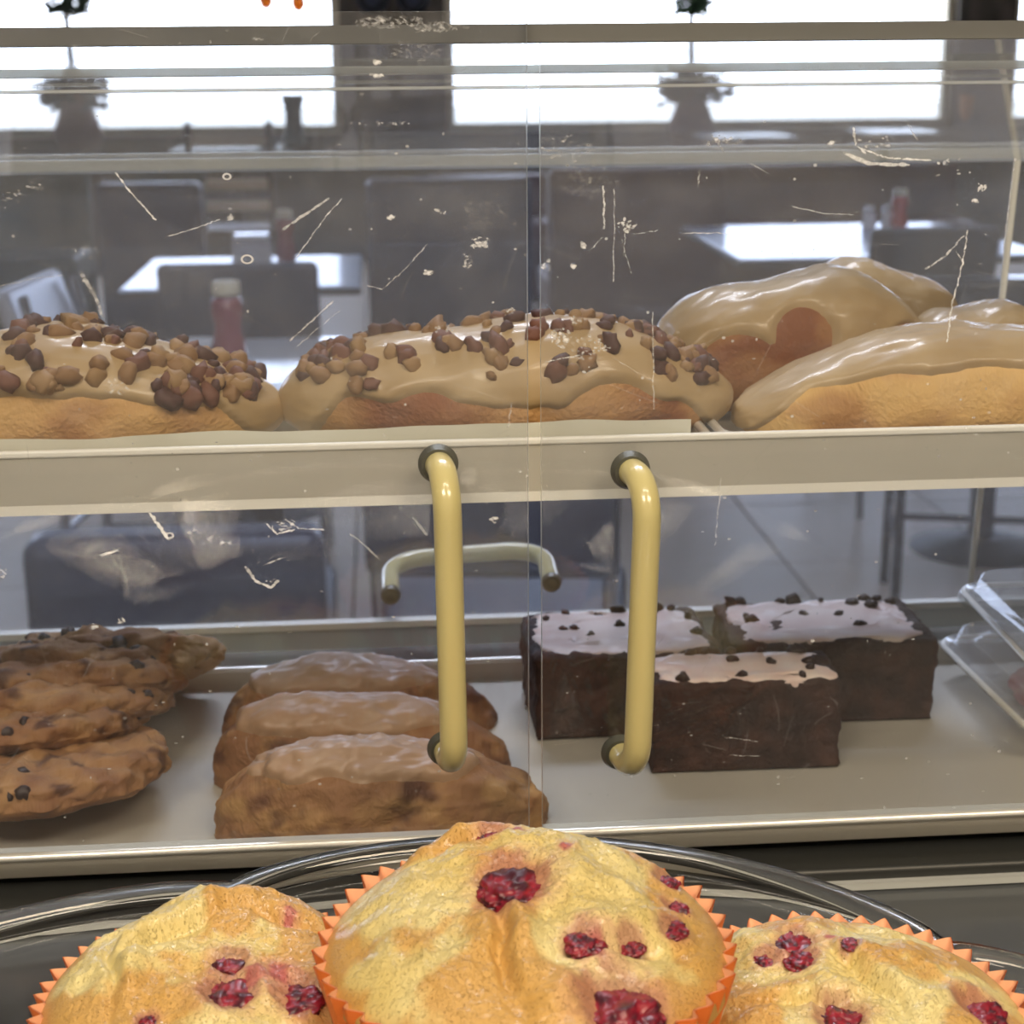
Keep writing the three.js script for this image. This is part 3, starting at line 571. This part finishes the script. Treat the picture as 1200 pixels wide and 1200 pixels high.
// ---------------------------------------------------------------- glass platter
{
  const cx = 0.004, cz = -0.256, N = 6, th0 = Math.atan2(-0.4681 - cz, -0.0537 - cx);   // first cusp
  const scal = (t) => { const k = (t - th0) / (2 * Math.PI / N), f = k - Math.floor(k); return 0.915 + 0.085 * Math.pow(Math.sin(Math.PI * f), 0.6); };
  const NS = 360, ringAt = (r, y, w) => Array.from({ length: NS }, (_, i) => { const t = -i / NS * 2 * Math.PI, q = r * (1 + (scal(t) - 1) * w); return [q * Math.cos(t), y, q * Math.sin(t)]; });
  const R = 0.2405, prof = [  // inner surface outwards, over the rim, outer surface inwards
    [0.02, 0.0085, 0], [0.150, 0.0085, 0], [0.156, 0.0095, 0.1], [0.160, 0.0120, 0.2], [0.164, 0.0112, 0.25], [0.172, 0.0150, 0.45], [0.188, 0.0235, 0.7], [0.204, 0.0325, 0.9], [0.217, 0.0390, 1], [0.228, 0.0435, 1], [0.232, 0.0458, 1], [0.2345, 0.0484, 1], [0.238, 0.0492, 1], [R, 0.0480, 1], [R + 0.0014, 0.0455, 1], [R + 0.0004, 0.0425, 1], [R - 0.003, 0.0405, 1], [0.232, 0.0390, 1], [0.221, 0.0340, 1], [0.206, 0.0255, 0.9], [0.188, 0.0150, 0.7], [0.172, 0.0065, 0.45], [0.164, 0.0030, 0.25], [0.159, 0.0005, 0.1], [0.155, 0.0, 0], [0.150, 0.0025, 0], [0.02, 0.0025, 0],
  ];
  const g = loft(prof.map(([r, y, w]) => ringAt(r, y, w)), true, true);
  const p = mesh('glass_platter', g, M.glass); p.position.set(cx, CT + 0.0005, cz);
  tag(p, 'clear glass platter with scalloped raised rim holding the muffins', 'platter');
}
// ---------------------------------------------------------------- muffins
const cupTex = canvasTex(2048, 256, (c, w, h) => {
  c.fillStyle = '#ec7b2c'; c.fillRect(0, 0, w, h);
  for (let j = 0; j < 4; j++) for (let i = 0; i < 22; i++) { c.fillStyle = '#f6e9d6'; c.beginPath(); c.ellipse((i + (j % 2) * 0.5 + 0.25) * w / 22, (j + 0.55) * h / 3.4, 19, 17, 0, 0, 7); c.fill(); }
});
M.cupIn = std({ color: 0xf0b48e, roughness: 0.7, side: THREE.DoubleSide });
M.cup = phy({ map: cupTex, roughness: 0.6, side: THREE.DoubleSide, transmission: 0.18, thickness: 0 });
function muffin(label, cx, cz, { R, base, rim, H, lumps, cracks, berries, s, cupTurn = 0 }) {
  const t = group('muffin', label, 'muffin', [cx, base, cz], 0, 'berry muffins on the glass platter');
  const h = rim - base, pits = [];
  const height = (x, z, fine = true) => {
    const r = Math.hypot(x, z), q = Math.min(r / R, 1);
    let y = H * Math.pow(Math.max(0, 1 - Math.pow(q, 2.3)), 0.62);
    const w = smooth(1.0, 0.75, q);
    for (const [lx, lz, lr, lh] of lumps) y += w * lh * Math.exp(-((x - lx) ** 2 + (z - lz) ** 2) / (lr * lr));
    y += w * (0.0062 * fbm(x * 36 + s, 1.1, z * 36, 3) + 0.0030 * (0.35 - Math.abs(fbm(x * 48, s, z * 48 + s, 2)) * 2));
    for (const [x0, z0, x1, z1, d, wd] of cracks) {
      const ux = x1 - x0, uz = z1 - z0, k = clamp(((x - x0) * ux + (z - z0) * uz) / (ux * ux + uz * uz)), dx = x - x0 - ux * k, dz = z - z0 - uz * k;
      const side = (dx * uz - dz * ux) / Math.hypot(ux, uz) + 0.006 * fbm(x * 70, s, z * 70, 2), dist = Math.hypot(dx, dz);
      const along = Math.sin(Math.PI * clamp(0.06 + k * 0.88));
      y -= w * d * along * Math.exp(-((side / wd) ** 2)) * (dist < 0.012 ? 1 : 0);
      y += w * d * 0.7 * along * Math.exp(-(((side - wd * 2) / (wd * 2.4)) ** 2)) * smooth(0.02, 0.008, dist);
    }
    for (const [bx, bz, br, dep] of pits) { const d = Math.hypot(x - bx, z - bz) / br; y -= w * dep * Math.exp(-(d ** 4)); y += w * dep * 0.35 * Math.exp(-(((d - 1.35) / 0.35) ** 2)); }
    if (fine) { const f1 = fbm(x * 160 + s, 2, z * 160, 3); y += w * (0.0011 * f1 + 0.0008 * fbm(x * 520, 7, z * 520 + s, 2) + 0.0008 * (Math.abs(fbm(x * 330, s, z * 330, 2)) - 0.12)); }
    return h - 0.0015 + y;
  };
  const hit = (px, py) => {     // where the sight line of a photograph pixel meets this muffin's top
    const d = dirOf(px, py).normalize(), o = camera.position;
    for (let k = 0.2; k < 0.7; k += 0.0004) { const x = o.x + d.x * k - cx, y = o.y + d.y * k - base, z = o.z + d.z * k - cz; if (Math.hypot(x, z) < R && y < height(x, z, false)) return [x, z]; }
    return null;
  };
  const spots = berries.map(([px, py, br, kind]) => [hit(px, py), br, kind]).filter((b) => b[0]);
  for (const [[x, z], br, kind] of spots) if (kind === 'berry') pits.push([x, z, br * 1.05, br * 0.30]);
  // cake top
  const NR = 130, NA = 260, pos = [], col = [], uv = [], idx = [];
  for (let i = 0; i <= NR; i++) for (let j = 0; j < NA; j++) {
    const q = Math.sin(i / NR * Math.PI / 2), a = j / NA * 2 * Math.PI, rw = R * (1 + 0.012 * Math.sin(a * 7 + s) + 0.02 * noise(Math.cos(a) * 2 + s, Math.sin(a) * 2, 0));
    const x = Math.cos(a) * q * rw, z = Math.sin(a) * q * rw, y = height(x, z);
    pos.push(x, i === NR ? y - 0.004 : y, z); uv.push(x * 26, z * 26);
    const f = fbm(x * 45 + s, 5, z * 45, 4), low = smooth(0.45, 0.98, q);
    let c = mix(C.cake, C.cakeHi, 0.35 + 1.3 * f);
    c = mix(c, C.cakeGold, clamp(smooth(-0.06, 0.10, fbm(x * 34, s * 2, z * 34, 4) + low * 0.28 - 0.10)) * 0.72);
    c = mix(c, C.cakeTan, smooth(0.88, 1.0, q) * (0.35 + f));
    for (const [[bx, bz], br, kind] of spots) {
      const d = (Math.hypot(x - bx, z - bz) + 0.8 * br * fbm(x * 260, 3, z * 260 + s, 2)) / br;
      c = mix(c, kind === 'stain' ? C.redHi : C.red, kind === 'stain' ? smooth(1.1, 0.5, d) * 0.95 : smooth(1.5, 0.95, d) * 0.6);
      c = mix(c, hex(0xcf9a86), smooth(2.1, 1.2, d) * 0.28);
    }
    col.push(c.r, c.g, c.b);
  }
  for (let i = 0; i < NR; i++) for (let j = 0; j < NA; j++) { const a = i * NA + j, b = i * NA + (j + 1) % NA, c = a + NA, d = b + NA; idx.push(a, b, c, b, d, c); }
  const g = new THREE.BufferGeometry(); g.setAttribute('position', new THREE.Float32BufferAttribute(pos, 3)); g.setAttribute('color', new THREE.Float32BufferAttribute(col, 3)); g.setAttribute('uv', new THREE.Float32BufferAttribute(uv, 2)); g.setIndex(idx); g.computeVertexNormals();
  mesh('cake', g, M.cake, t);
  // berries
  spots.forEach(([[x, z], br, kind], k) => {
    if (kind !== 'berry') return;
    const o = mesh('berry', blobGeo((n) => { const d = 1 + 0.6 * fbm(n.x * 1.7 + k * 7 + s, n.y * 1.7, n.z * 1.7, 4); return V(n.x * br * d * 1.15, n.y * br * 0.55 * d + br * 0.16 * fbm(n.x * 7, n.y * 7, n.z * 7 + k, 2), n.z * br * d * 1.15); }, (q, n) => mix(mix(C.red, C.redHi, 0.3 + 2 * fbm(n.x * 4, n.y * 4 + k, n.z * 4, 3)), C.purple, smooth(-0.05, 0.2, fbm(n.x * 2.2 + s, n.y * 2.2, n.z * 2.2 + k, 2)) * 0.9), 72, 36), M.berry, t);
    o.position.set(x, height(x, z, false) - br * 0.22, z); o.rotation.y = k;
  });
  // pleated paper cup
  const NP = 46, NV = 10, NT = NP * 8, cp = [], cu = [], ci = [];
  for (let i = 0; i <= NV; i++) for (let j = 0; j <= NT; j++) {
    const v = i / NV, a = j / NT * 2 * Math.PI + cupTurn, ph = (j / 8) % 1, tri = Math.abs(ph * 2 - 1) * 2 - 1, w = Math.sign(tri) * Math.pow(Math.abs(tri), 0.8);
    const r = R * (0.70 + 0.315 * v) + w * (0.0006 + 0.0011 * v) + 0.0011 * noise(Math.cos(a) * 6 + s, Math.sin(a) * 6, v * 2) * v;
    const top = v * (h + 0.0020 + 0.0005 * w * smooth(0.85, 1, v) + 0.0022 * noise(Math.cos(a) * 2.5, Math.sin(a) * 2.5, s));
    cp.push(Math.cos(a) * r, 0.0003 + top, Math.sin(a) * r); cu.push(j / NT, v);
  }
  for (let i = 0; i < NV; i++) for (let j = 0; j < NT; j++) { const a = i * (NT + 1) + j, b = a + 1, c = a + NT + 1, d = c + 1; ci.push(a, c, b, b, c, d); }
  const cg = new THREE.BufferGeometry(); cg.setAttribute('position', new THREE.Float32BufferAttribute(cp, 3)); cg.setAttribute('uv', new THREE.Float32BufferAttribute(cu, 2)); cg.setIndex(ci); cg.computeVertexNormals();
  const cup = tag(mesh('paper_cup', cg, M.cup, t), 'pleated orange paper cup with white dots');
  const lin = cg.clone(), LP = lin.attributes.position;
  for (let i = 0; i < LP.count; i++) { const x = LP.getX(i), z = LP.getZ(i), k = 1 - 0.0004 / Math.hypot(x, z); LP.setXYZ(i, x * k, LP.getY(i) + 0.0001, z * k); }
  tag(mesh('cup_lining', lin, M.cupIn, cup), 'pale peach inside of the paper cup');
  return t;
}
const MB = CT + 0.0095;
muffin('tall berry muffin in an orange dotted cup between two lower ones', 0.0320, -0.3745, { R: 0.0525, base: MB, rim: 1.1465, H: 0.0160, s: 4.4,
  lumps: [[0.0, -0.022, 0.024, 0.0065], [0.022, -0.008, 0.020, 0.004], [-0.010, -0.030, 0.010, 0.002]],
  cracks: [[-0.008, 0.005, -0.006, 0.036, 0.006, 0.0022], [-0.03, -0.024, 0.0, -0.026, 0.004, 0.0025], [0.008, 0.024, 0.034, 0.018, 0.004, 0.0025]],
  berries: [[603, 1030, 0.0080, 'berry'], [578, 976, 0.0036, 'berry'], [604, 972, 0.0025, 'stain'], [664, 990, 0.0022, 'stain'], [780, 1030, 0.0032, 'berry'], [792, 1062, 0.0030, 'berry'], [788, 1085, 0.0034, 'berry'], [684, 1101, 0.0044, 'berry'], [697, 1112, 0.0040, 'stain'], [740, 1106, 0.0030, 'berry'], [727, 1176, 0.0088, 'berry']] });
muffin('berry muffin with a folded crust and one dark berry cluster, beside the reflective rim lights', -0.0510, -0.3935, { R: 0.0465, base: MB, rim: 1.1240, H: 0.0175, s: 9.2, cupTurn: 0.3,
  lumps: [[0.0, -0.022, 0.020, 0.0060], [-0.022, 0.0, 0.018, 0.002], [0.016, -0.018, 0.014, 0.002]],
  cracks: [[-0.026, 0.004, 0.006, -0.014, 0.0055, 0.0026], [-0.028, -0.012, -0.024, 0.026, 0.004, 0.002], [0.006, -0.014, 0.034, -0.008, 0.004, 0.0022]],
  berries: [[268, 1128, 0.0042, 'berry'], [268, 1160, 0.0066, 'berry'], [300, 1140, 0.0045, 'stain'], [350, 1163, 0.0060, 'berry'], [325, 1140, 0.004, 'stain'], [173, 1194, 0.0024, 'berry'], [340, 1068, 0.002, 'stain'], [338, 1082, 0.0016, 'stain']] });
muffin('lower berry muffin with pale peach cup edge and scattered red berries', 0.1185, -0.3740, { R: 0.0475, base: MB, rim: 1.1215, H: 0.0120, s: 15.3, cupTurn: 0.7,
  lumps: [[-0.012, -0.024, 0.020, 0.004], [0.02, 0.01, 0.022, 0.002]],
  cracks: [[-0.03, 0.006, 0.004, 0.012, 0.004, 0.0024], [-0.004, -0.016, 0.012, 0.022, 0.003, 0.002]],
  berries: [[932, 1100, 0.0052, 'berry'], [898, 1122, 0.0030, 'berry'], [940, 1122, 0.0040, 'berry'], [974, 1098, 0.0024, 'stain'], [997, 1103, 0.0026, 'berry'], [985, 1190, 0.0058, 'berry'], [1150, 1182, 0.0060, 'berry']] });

// ---------------------------------------------------------------- dining room furniture
function table(label, x0, x1, z0, z1, y, m, grp) {
  const w = x1 - x0, d = Math.abs(z1 - z0), t = group('dining_table', label, 'table', [(x0 + x1) / 2, 0, (z0 + z1) / 2], 0, grp);
  mesh('table_top', box(w, 0.028, d, 0, y - 0.014, 0, 0.008), m, t);
  mesh('edge_band', [span(-w / 2 - 0.003, w / 2 + 0.003, y - 0.026, y - 0.006, d / 2, d / 2 + 0.004), span(-w / 2 - 0.003, w / 2 + 0.003, y - 0.026, y - 0.006, -d / 2 - 0.004, -d / 2), span(-w / 2 - 0.003, -w / 2, y - 0.026, y - 0.006, -d / 2, d / 2), span(w / 2, w / 2 + 0.003, y - 0.026, y - 0.006, -d / 2, d / 2)], M.tableEdge, t);
  mesh('column', cyl(0.035, 0.035, y - 0.06, 0, (y - 0.06) / 2 + 0.03, 0), M.iron, t);
  mesh('foot', [cyl(0.2, 0.06, 0.035, 0, 0.0175, 0, 32)], M.iron, t);
  return t;
}
function chair(label, x, z, turn, m, grp, legM = M.chrome, seatM = m, lean = 0.14) {
  const t = group('dining_chair', label, 'chair', [x, 0, z], turn, grp);
  mesh('seat', box(0.42, 0.055, 0.42, 0, 0.45, 0, 0.025), seatM, t);
  mesh('backrest', box(0.40, 0.30, 0.04, 0, 0, 0, 0.018).rotateX(-lean).translate(0, 0.73, -0.235 - (lean - 0.14) * 0.15), m, t);
  for (const sx of [-1, 1]) {
    mesh('front_leg', tube([[sx * 0.185, 0, 0.2], [sx * 0.185, 0.2, 0.185], [sx * 0.18, 0.43, 0.17]], 0.012, 16, 10), legM, t);
    mesh('back_leg', tube([[sx * 0.19, 0, -0.25], [sx * 0.185, 0.43, -0.19], [sx * 0.185, 0.6, -0.205], [sx * 0.185, 0.86, -0.25]], 0.012, 24, 10), legM, t);
    mesh('side_stretcher', rod([sx * 0.185, 0.22, 0.182], [sx * 0.187, 0.22, -0.215], 0.008), legM, t);
  }
  mesh('cross_stretcher', rod([-0.185, 0.3, -0.208], [0.185, 0.3, -0.208], 0.008), legM, t);
  return t;
}
function ladderChair(label, x, z, turn) {
  const t = group('ladder_back_chair', label, 'chair', [x, 0, z], turn);
  mesh('seat', box(0.44, 0.04, 0.42, 0, 0.45, 0, 0.01), M.woodDark, t);
  for (const sx of [-1, 1]) { mesh('back_post', rod([sx * 0.215, 0, -0.2], [sx * 0.215, 1.04, -0.25], 0.02), M.woodDark, t); mesh('front_leg', rod([sx * 0.2, 0, 0.19], [sx * 0.2, 0.43, 0.19], 0.02), M.woodDark, t); }
  for (let k = 0; k < 4; k++) mesh('back_slat', box(0.40, 0.055, 0.016, 0, 0.60 + k * 0.115, -0.23 - k * 0.006, 0.006), M.woodSlat, t);
  return t;
}
function bottle(label, x, y, z, m, h = 0.17) {
  const t = group('sauce_bottle', label, 'bottle', [x, y, z]);
  const k = h / 0.17;
  mesh('bottle_body', lathe([[0, 0], [0.030, 0], [0.033, 0.006], [0.033, 0.05], [0.027, 0.075], [0.026, 0.09], [0.031, 0.115], [0.029, 0.135], [0.021, 0.145], [0, 0.146]].map(([a, b]) => [a * k, b * k])), m, t);
  mesh('bottle_cap', lathe([[0, 0.145], [0.026, 0.145], [0.027, 0.150], [0.026, 0.168], [0.024, 0.171], [0, 0.172]].map(([a, b]) => [a * k, b * k])), M.capWhite, t);
  return t;
}
function shaker(label, x, y, z, grp) {
  const t = group('salt_shaker', label, 'shaker', [x, y, z], 0, grp);
  mesh('shaker_body', lathe([[0, 0], [0.024, 0], [0.026, 0.01], [0.022, 0.06], [0.019, 0.066], [0, 0.067]], 24), M.ceramic, t);
  mesh('shaker_cap', lathe([[0.020, 0.064], [0.021, 0.07], [0.016, 0.084], [0, 0.088]], 24), M.chrome, t);
}
function caddy(label, x, y, z) {
  const t = group('napkin_holder', label, 'napkin holder', [x, y, z]);
  mesh('holder', [span(-0.06, 0.06, 0, 0.006, -0.04, 0.04), span(-0.06, 0.06, 0.006, 0.075, 0.036, 0.04), span(-0.06, 0.06, 0.006, 0.075, -0.04, -0.036)], M.chrome, t);
  mesh('napkins', span(-0.055, 0.055, 0.007, 0.085, -0.033, 0.033, 0.004), M.ceramic, t);
}
const TY = 0.75;
{
  const a = at(215, 398, { y: TY }), b = at(426, 396, { y: TY });
  table('white dining table nearest the counter with a ketchup bottle', a.x - 0.02, b.x, a.z, a.z + 0.62, TY, M.laminateWhite);
  const k = at(270, 436, { y: TY });
  bottle('dark red sauce bottle with cream cap on the nearest white table', k.x, TY, k.z, M.maroon, 0.185);
  const s = at(232, 408, { y: TY }), s2 = at(222, 402, { y: TY });
  const pl = mesh('saucer', lathe([[0, 0.004], [0.03, 0.004], [0.045, 0.008], [0.068, 0.014], [0.068, 0.017], [0.045, 0.011], [0, 0.008]], 40), M.ceramic); pl.position.set(s.x, TY, s.z + 0.02); tag(pl, 'white saucer on the nearest table beside the sauce bottle', 'saucer');
}
{
  const a = at(138, 340, { y: TY }), b = at(422, 335, { y: TY }), c = at(200, 302, { y: TY });
  table('pale blue dining table with bottle and napkin holder, behind the white one', a.x, b.x, a.z, c.z, TY, M.laminate);
  const k = at(336, 306, { y: TY }), n = at(318, 306, { y: TY });
  bottle('brownish red sauce bottle beside a napkin holder on the pale blue table', k.x, TY, k.z, M.maroon, 0.16);
  caddy('chrome napkin holder with white napkins on the pale blue table', n.x - 0.06, TY, n.z - 0.02);
  chair('dark blue vinyl chair pulled up to the pale blue table', (a.x + b.x) / 2 + 0.04, a.z + 0.24, Math.PI, M.vinylDark);
}
{
  const a = at(868, 304, { y: TY }), b = at(1012, 279, { y: TY });
  table('pale blue dining table with ketchup bottle beside white shakers', a.x, a.x + 1.0, a.z, b.z - 0.5, TY, M.laminate);
  const k = at(1043, 268, { y: TY }), s = at(1018, 266, { y: TY });
  bottle('bright red ketchup bottle with cream cap beside two white shakers', k.x, TY, k.z + 0.1, M.ketchup, 0.15);
  shaker('white shaker beside the bright red ketchup bottle', s.x - 0.03, TY, s.z + 0.1, 'white shakers by the ketchup');
  shaker('white shaker beside the bright red ketchup bottle', s.x + 0.04, TY, s.z + 0.1, 'white shakers by the ketchup');
  const c = at(1072, 300, { z: a.z + 0.25 });
  chair('black vinyl chair between two tables near the ketchup bottle', c.x, a.z + 0.10, Math.PI + 0.1, M.vinylBlack);
  const d = at(1000, 352, { y: TY }), e = at(1182, 322, { y: TY });
  table('white dining table beside the black vinyl chair', d.x, e.x + 0.35, d.z, e.z + 0.02, TY, M.laminateWhite);
  const f = at(1195, 250, { z: e.z - 0.3 });
  chair('silver metal chair at the far end beside the white table', f.x + 0.62, e.z - 0.72, -1.5, M.silver);
  const l = at(1035, 700, { y: 0 });
  chair('dark legged chair standing on the open floor before the white table', l.x + 0.17, l.z + 0.12, 2.9, M.vinylBlack, null, M.iron);
}
{
  const p = at(40, 283, { z: -3.7 });
  chair('silver backed metal chair turned sideways beside the nearest white table', p.x + 0.235, -3.85, Math.PI / 2 - 0.12, M.silver, null, M.chrome, M.vinylDark, 0.3);
  const q = at(590, 715, { y: 0.45 });
  chair('dark vinyl chair with chrome legs just beyond the counter', q.x, q.z, Math.PI - 0.15, M.vinylDark);
  const a = at(30, 745, { z: -2.35 }), b = at(384, 745, { z: -2.35 });
  const g = group('booth_bench', 'dark blue upholstered booth bench seen under the upper shelf', 'bench', [(a.x + b.x) / 2, 0, -2.5]);
  const w = b.x - a.x;
  mesh('bench_back', box(w, 0.62, 0.10, 0, 0.37, 0.1, 0.03), M.vinylDark, g);
  mesh('bench_seat', box(w, 0.12, 0.42, 0, 0.42, -0.17, 0.03), M.vinylDark, g);
  mesh('bench_plinth', box(w - 0.02, 0.36, 0.36, 0, 0.18, -0.15), M.woodDark, g);
}
{ // far side of the room
  const far = (px0, px1, py, y = 0.80) => { const a = at(px0, py, { y }), b = at(px1, py, { y }); return [a.x, b.x, a.z]; };
  const zf = ZW + 1.0;
  const edgeAt = (px) => at(px, 165, { z: zf }).x;
  table('far pale table under the window between plant and slatted chair', edgeAt(204), edgeAt(345), zf + 0.35, zf - 0.35, at(270, 172, { z: zf }).y, M.laminateWhite);
  table('far pale table under the wide window beside the tall plant', edgeAt(822), edgeAt(922), zf + 0.3, zf - 0.3, at(870, 158, { z: zf }).y, M.laminate);
  table('far pale table under the wide window beside the brown pier', edgeAt(1008), edgeAt(1090), zf + 0.3, zf - 0.3, at(1050, 153, { z: zf }).y, M.laminate);
  const c = at(280, 230, { z: -9.4 });
  ladderChair('dark wooden chair with pale horizontal back slats before the window', c.x, -9.2, Math.PI);
  chair('slate green vinyl chair with rounded back near the far window', at(188, 240, { z: -8.1 }).x, -8.1, Math.PI + 0.2, M.vinylSlate);
  const bench0 = (label, px0, px1, topPy, z, m) => { const x0 = at(px0, topPy, { z }).x, x1 = at(px1, topPy, { z }).x, h = at((px0 + px1) / 2, topPy, { z }).y, g = group('booth_bench', label, 'bench', [(x0 + x1) / 2, 0, z]), w = x1 - x0; mesh('bench_back', box(w, h, 0.12, 0, h / 2, 0, 0.03), m, g); mesh('bench_seat', box(w, 0.14, 0.45, 0, 0.42, -0.28, 0.03), m, g); };
  bench0('navy booth bench behind the nut-topped bar and the door edge', 428, 622, 208, -5.9, M.vinylDark);
  bench0('plum booth bench between the door edge and the pale blue table', 642, 850, 196, -6.6, M.vinylPlum);
  bench0('navy booth bench between slate bench and slatted chair', 112, 236, 214, -7.0, M.vinylDark);
  const bench = (label, px0, px1, z, h, m) => { const x0 = at(px0, 200, { z }).x, x1 = at(px1, 200, { z }).x, g = group('booth_bench', label, 'bench', [(x0 + x1) / 2, 0, z]), w = x1 - x0; mesh('bench_back', box(w, h, 0.12, 0, h / 2, 0, 0.03), m, g); mesh('bench_seat', box(w, 0.14, 0.45, 0, 0.42, 0.28, 0.03), m, g); };
  bench('slate green booth bench along the far left wall', -60, 104, -8.2, 0.92, M.vinylSlate);
  bench('plum booth bench beyond the ketchup bottle', 780, 1120, -9.0, 0.78, M.vinylPlum);
  bench('plum booth bench behind the meeting door edges', 500, 640, -9.4, 0.72, M.vinylPlum);
  // plants and small things at the windows
  const leaves = (list, n, spread, size, cy) => { for (let i = 0; i < n; i++) { const s = new THREE.Shape(); s.moveTo(0, 0); s.quadraticCurveTo(size * 0.35, size * 0.5, 0, size); s.quadraticCurveTo(-size * 0.35, size * 0.5, 0, 0); const g = new THREE.ExtrudeGeometry(s, { depth: 0.003, bevelEnabled: false, curveSegments: 4 }); g.rotateX(rr(-1.5, 1.5)).rotateZ(rr(-2.2, 2.2)).rotateY(rr(0, 6.28)); const a = rr(0, 6.28), d = spread * Math.sqrt(rnd()); g.translate(Math.cos(a) * d, cy + rr(-0.4, 0.4) * spread, Math.sin(a) * d * 0.6); list.push(g); } };
  const plant = (label, px, top, mid, bottomPy, upperM) => {
    const z = ZW + 0.5, b = at(px, bottomPy, { z }), m = at(px, mid, { z }).y - b.y, tp = at(px, top, { z }).y - b.y;
    const g = group('tall_plant', label, 'plant', [b.x, 0, z]), y0 = b.y;
    mesh('plant_stand', [cyl(0.16, 0.13, y0 - 0.02, 0, (y0 - 0.02) / 2, 0)], M.woodDark, g);
    mesh('pot', lathe([[0, -0.02], [0.13, -0.02], [0.16, 0.08], [0.12, 0.20], [0.07, 0.30], [0.09, 0.36], [0.075, 0.36], [0.05, 0.3], [0, 0.28]].map(([r, y]) => [r, y + y0]), 28), M.terracotta, g);
    mesh('stem', tube([[0, y0, 0], [0.02, y0 + m * 0.5, 0], [0, y0 + m, 0], [-0.02, y0 + tp, 0]], 0.022, 20, 8), M.iron, g);
    const l1 = [], l2 = []; leaves(l1, 220, 0.22, 0.10, y0 + m); leaves(l2, 120, 0.12, 0.08, y0 + tp);
    tag(mesh('foliage', l1, M.leafDark, g), null, null, null, 'stuff'); tag(mesh('upper_foliage', l2, upperM, g), null, null, null, 'stuff');
  };
  plant('tall dark plant on a stand against the left window', 93, 8, 110, 172, M.leafDark);
  plant('tall plant with green top against the wide window', 810, 8, 104, 165, M.leaf);
  const zv = zf, vy = at(356, 158, { z: zv });
  const vase = mesh('vase', lathe([[0, 0], [0.07, 0], [0.08, 0.02], [0.055, 0.12], [0.05, 0.2], [0.075, 0.31], [0.068, 0.31], [0.045, 0.2], [0.045, 0.1], [0, 0.03]], 28), M.vinylSlate); vase.position.set(vy.x - 0.06, at(270, 172, { z: zf }).y, zv); tag(vase, 'dark flared vase on the far table under the left window', 'vase');
  const sx = at(325, 158, { z: zv }); const sh = mesh('pepper_mill', lathe([[0, 0], [0.06, 0], [0.055, 0.03], [0.03, 0.06], [0.035, 0.085], [0, 0.10]], 24), M.vinylBlack); sh.position.set(sx.x - 0.06, at(270, 172, { z: zf }).y, zv + 0.05); tag(sh, 'small dark mill on the far table beside the vase', 'mill');
  for (const [px, py, lab] of [[312, 12, 'amber glass pendant nearer the tall dark plant'], [350, 15, 'amber glass pendant nearer the stone pier']]) {
    const z = ZW + 0.6, p = at(px, py, { z }), g = group('pendant_lamp', lab, 'pendant', [p.x, p.y, z]);
    mesh('pendant_shade', lathe([[0, 0], [0.03, 0.01], [0.05, 0.05], [0.04, 0.11], [0.015, 0.16], [0, 0.165]], 24), M.amber, g);
    mesh('pendant_cord', rod([0, 0.16, 0], [0, CEIL + 0.03 - p.y, 0], 0.006), M.iron, g);
  }
  for (const [px, lab] of [[437, 'dark round wall fixture on the pier nearer the left window'], [484, 'dark round wall fixture on the pier nearer the wide window']]) {
    const p = at(px, 3, { z: ZW + 0.06 }), g = group('wall_fixture', lab, 'fixture', [p.x, p.y, ZW + 0.061]);
    mesh('fixture_plate', new THREE.CylinderGeometry(0.1, 0.11, 0.04, 32).rotateX(Math.PI / 2).translate(0, 0.03, 0.02), M.vinylDark, g);
    mesh('fixture_ring', new THREE.TorusGeometry(0.075, 0.02, 12, 32).translate(0, 0.03, 0.045), M.iron, g);
  }
  const sp = at(1128, 125, { z: ZW + 0.06 }), sg = group('wall_sconce', 'small amber wall sconce on the brown pier', 'sconce', [sp.x, sp.y, ZW + 0.061]);
  mesh('sconce_plate', box(0.07, 0.16, 0.015, 0, 0, 0.0075, 0.005), M.iron, sg);
  mesh('sconce_shade', lathe([[0.02, -0.09], [0.045, -0.06], [0.05, 0.08], [0.045, 0.08], [0.04, -0.055], [0.018, -0.085]], 24).translate(0, 0, 0.07), M.amber, sg);
}
renderer.render(scene, camera);
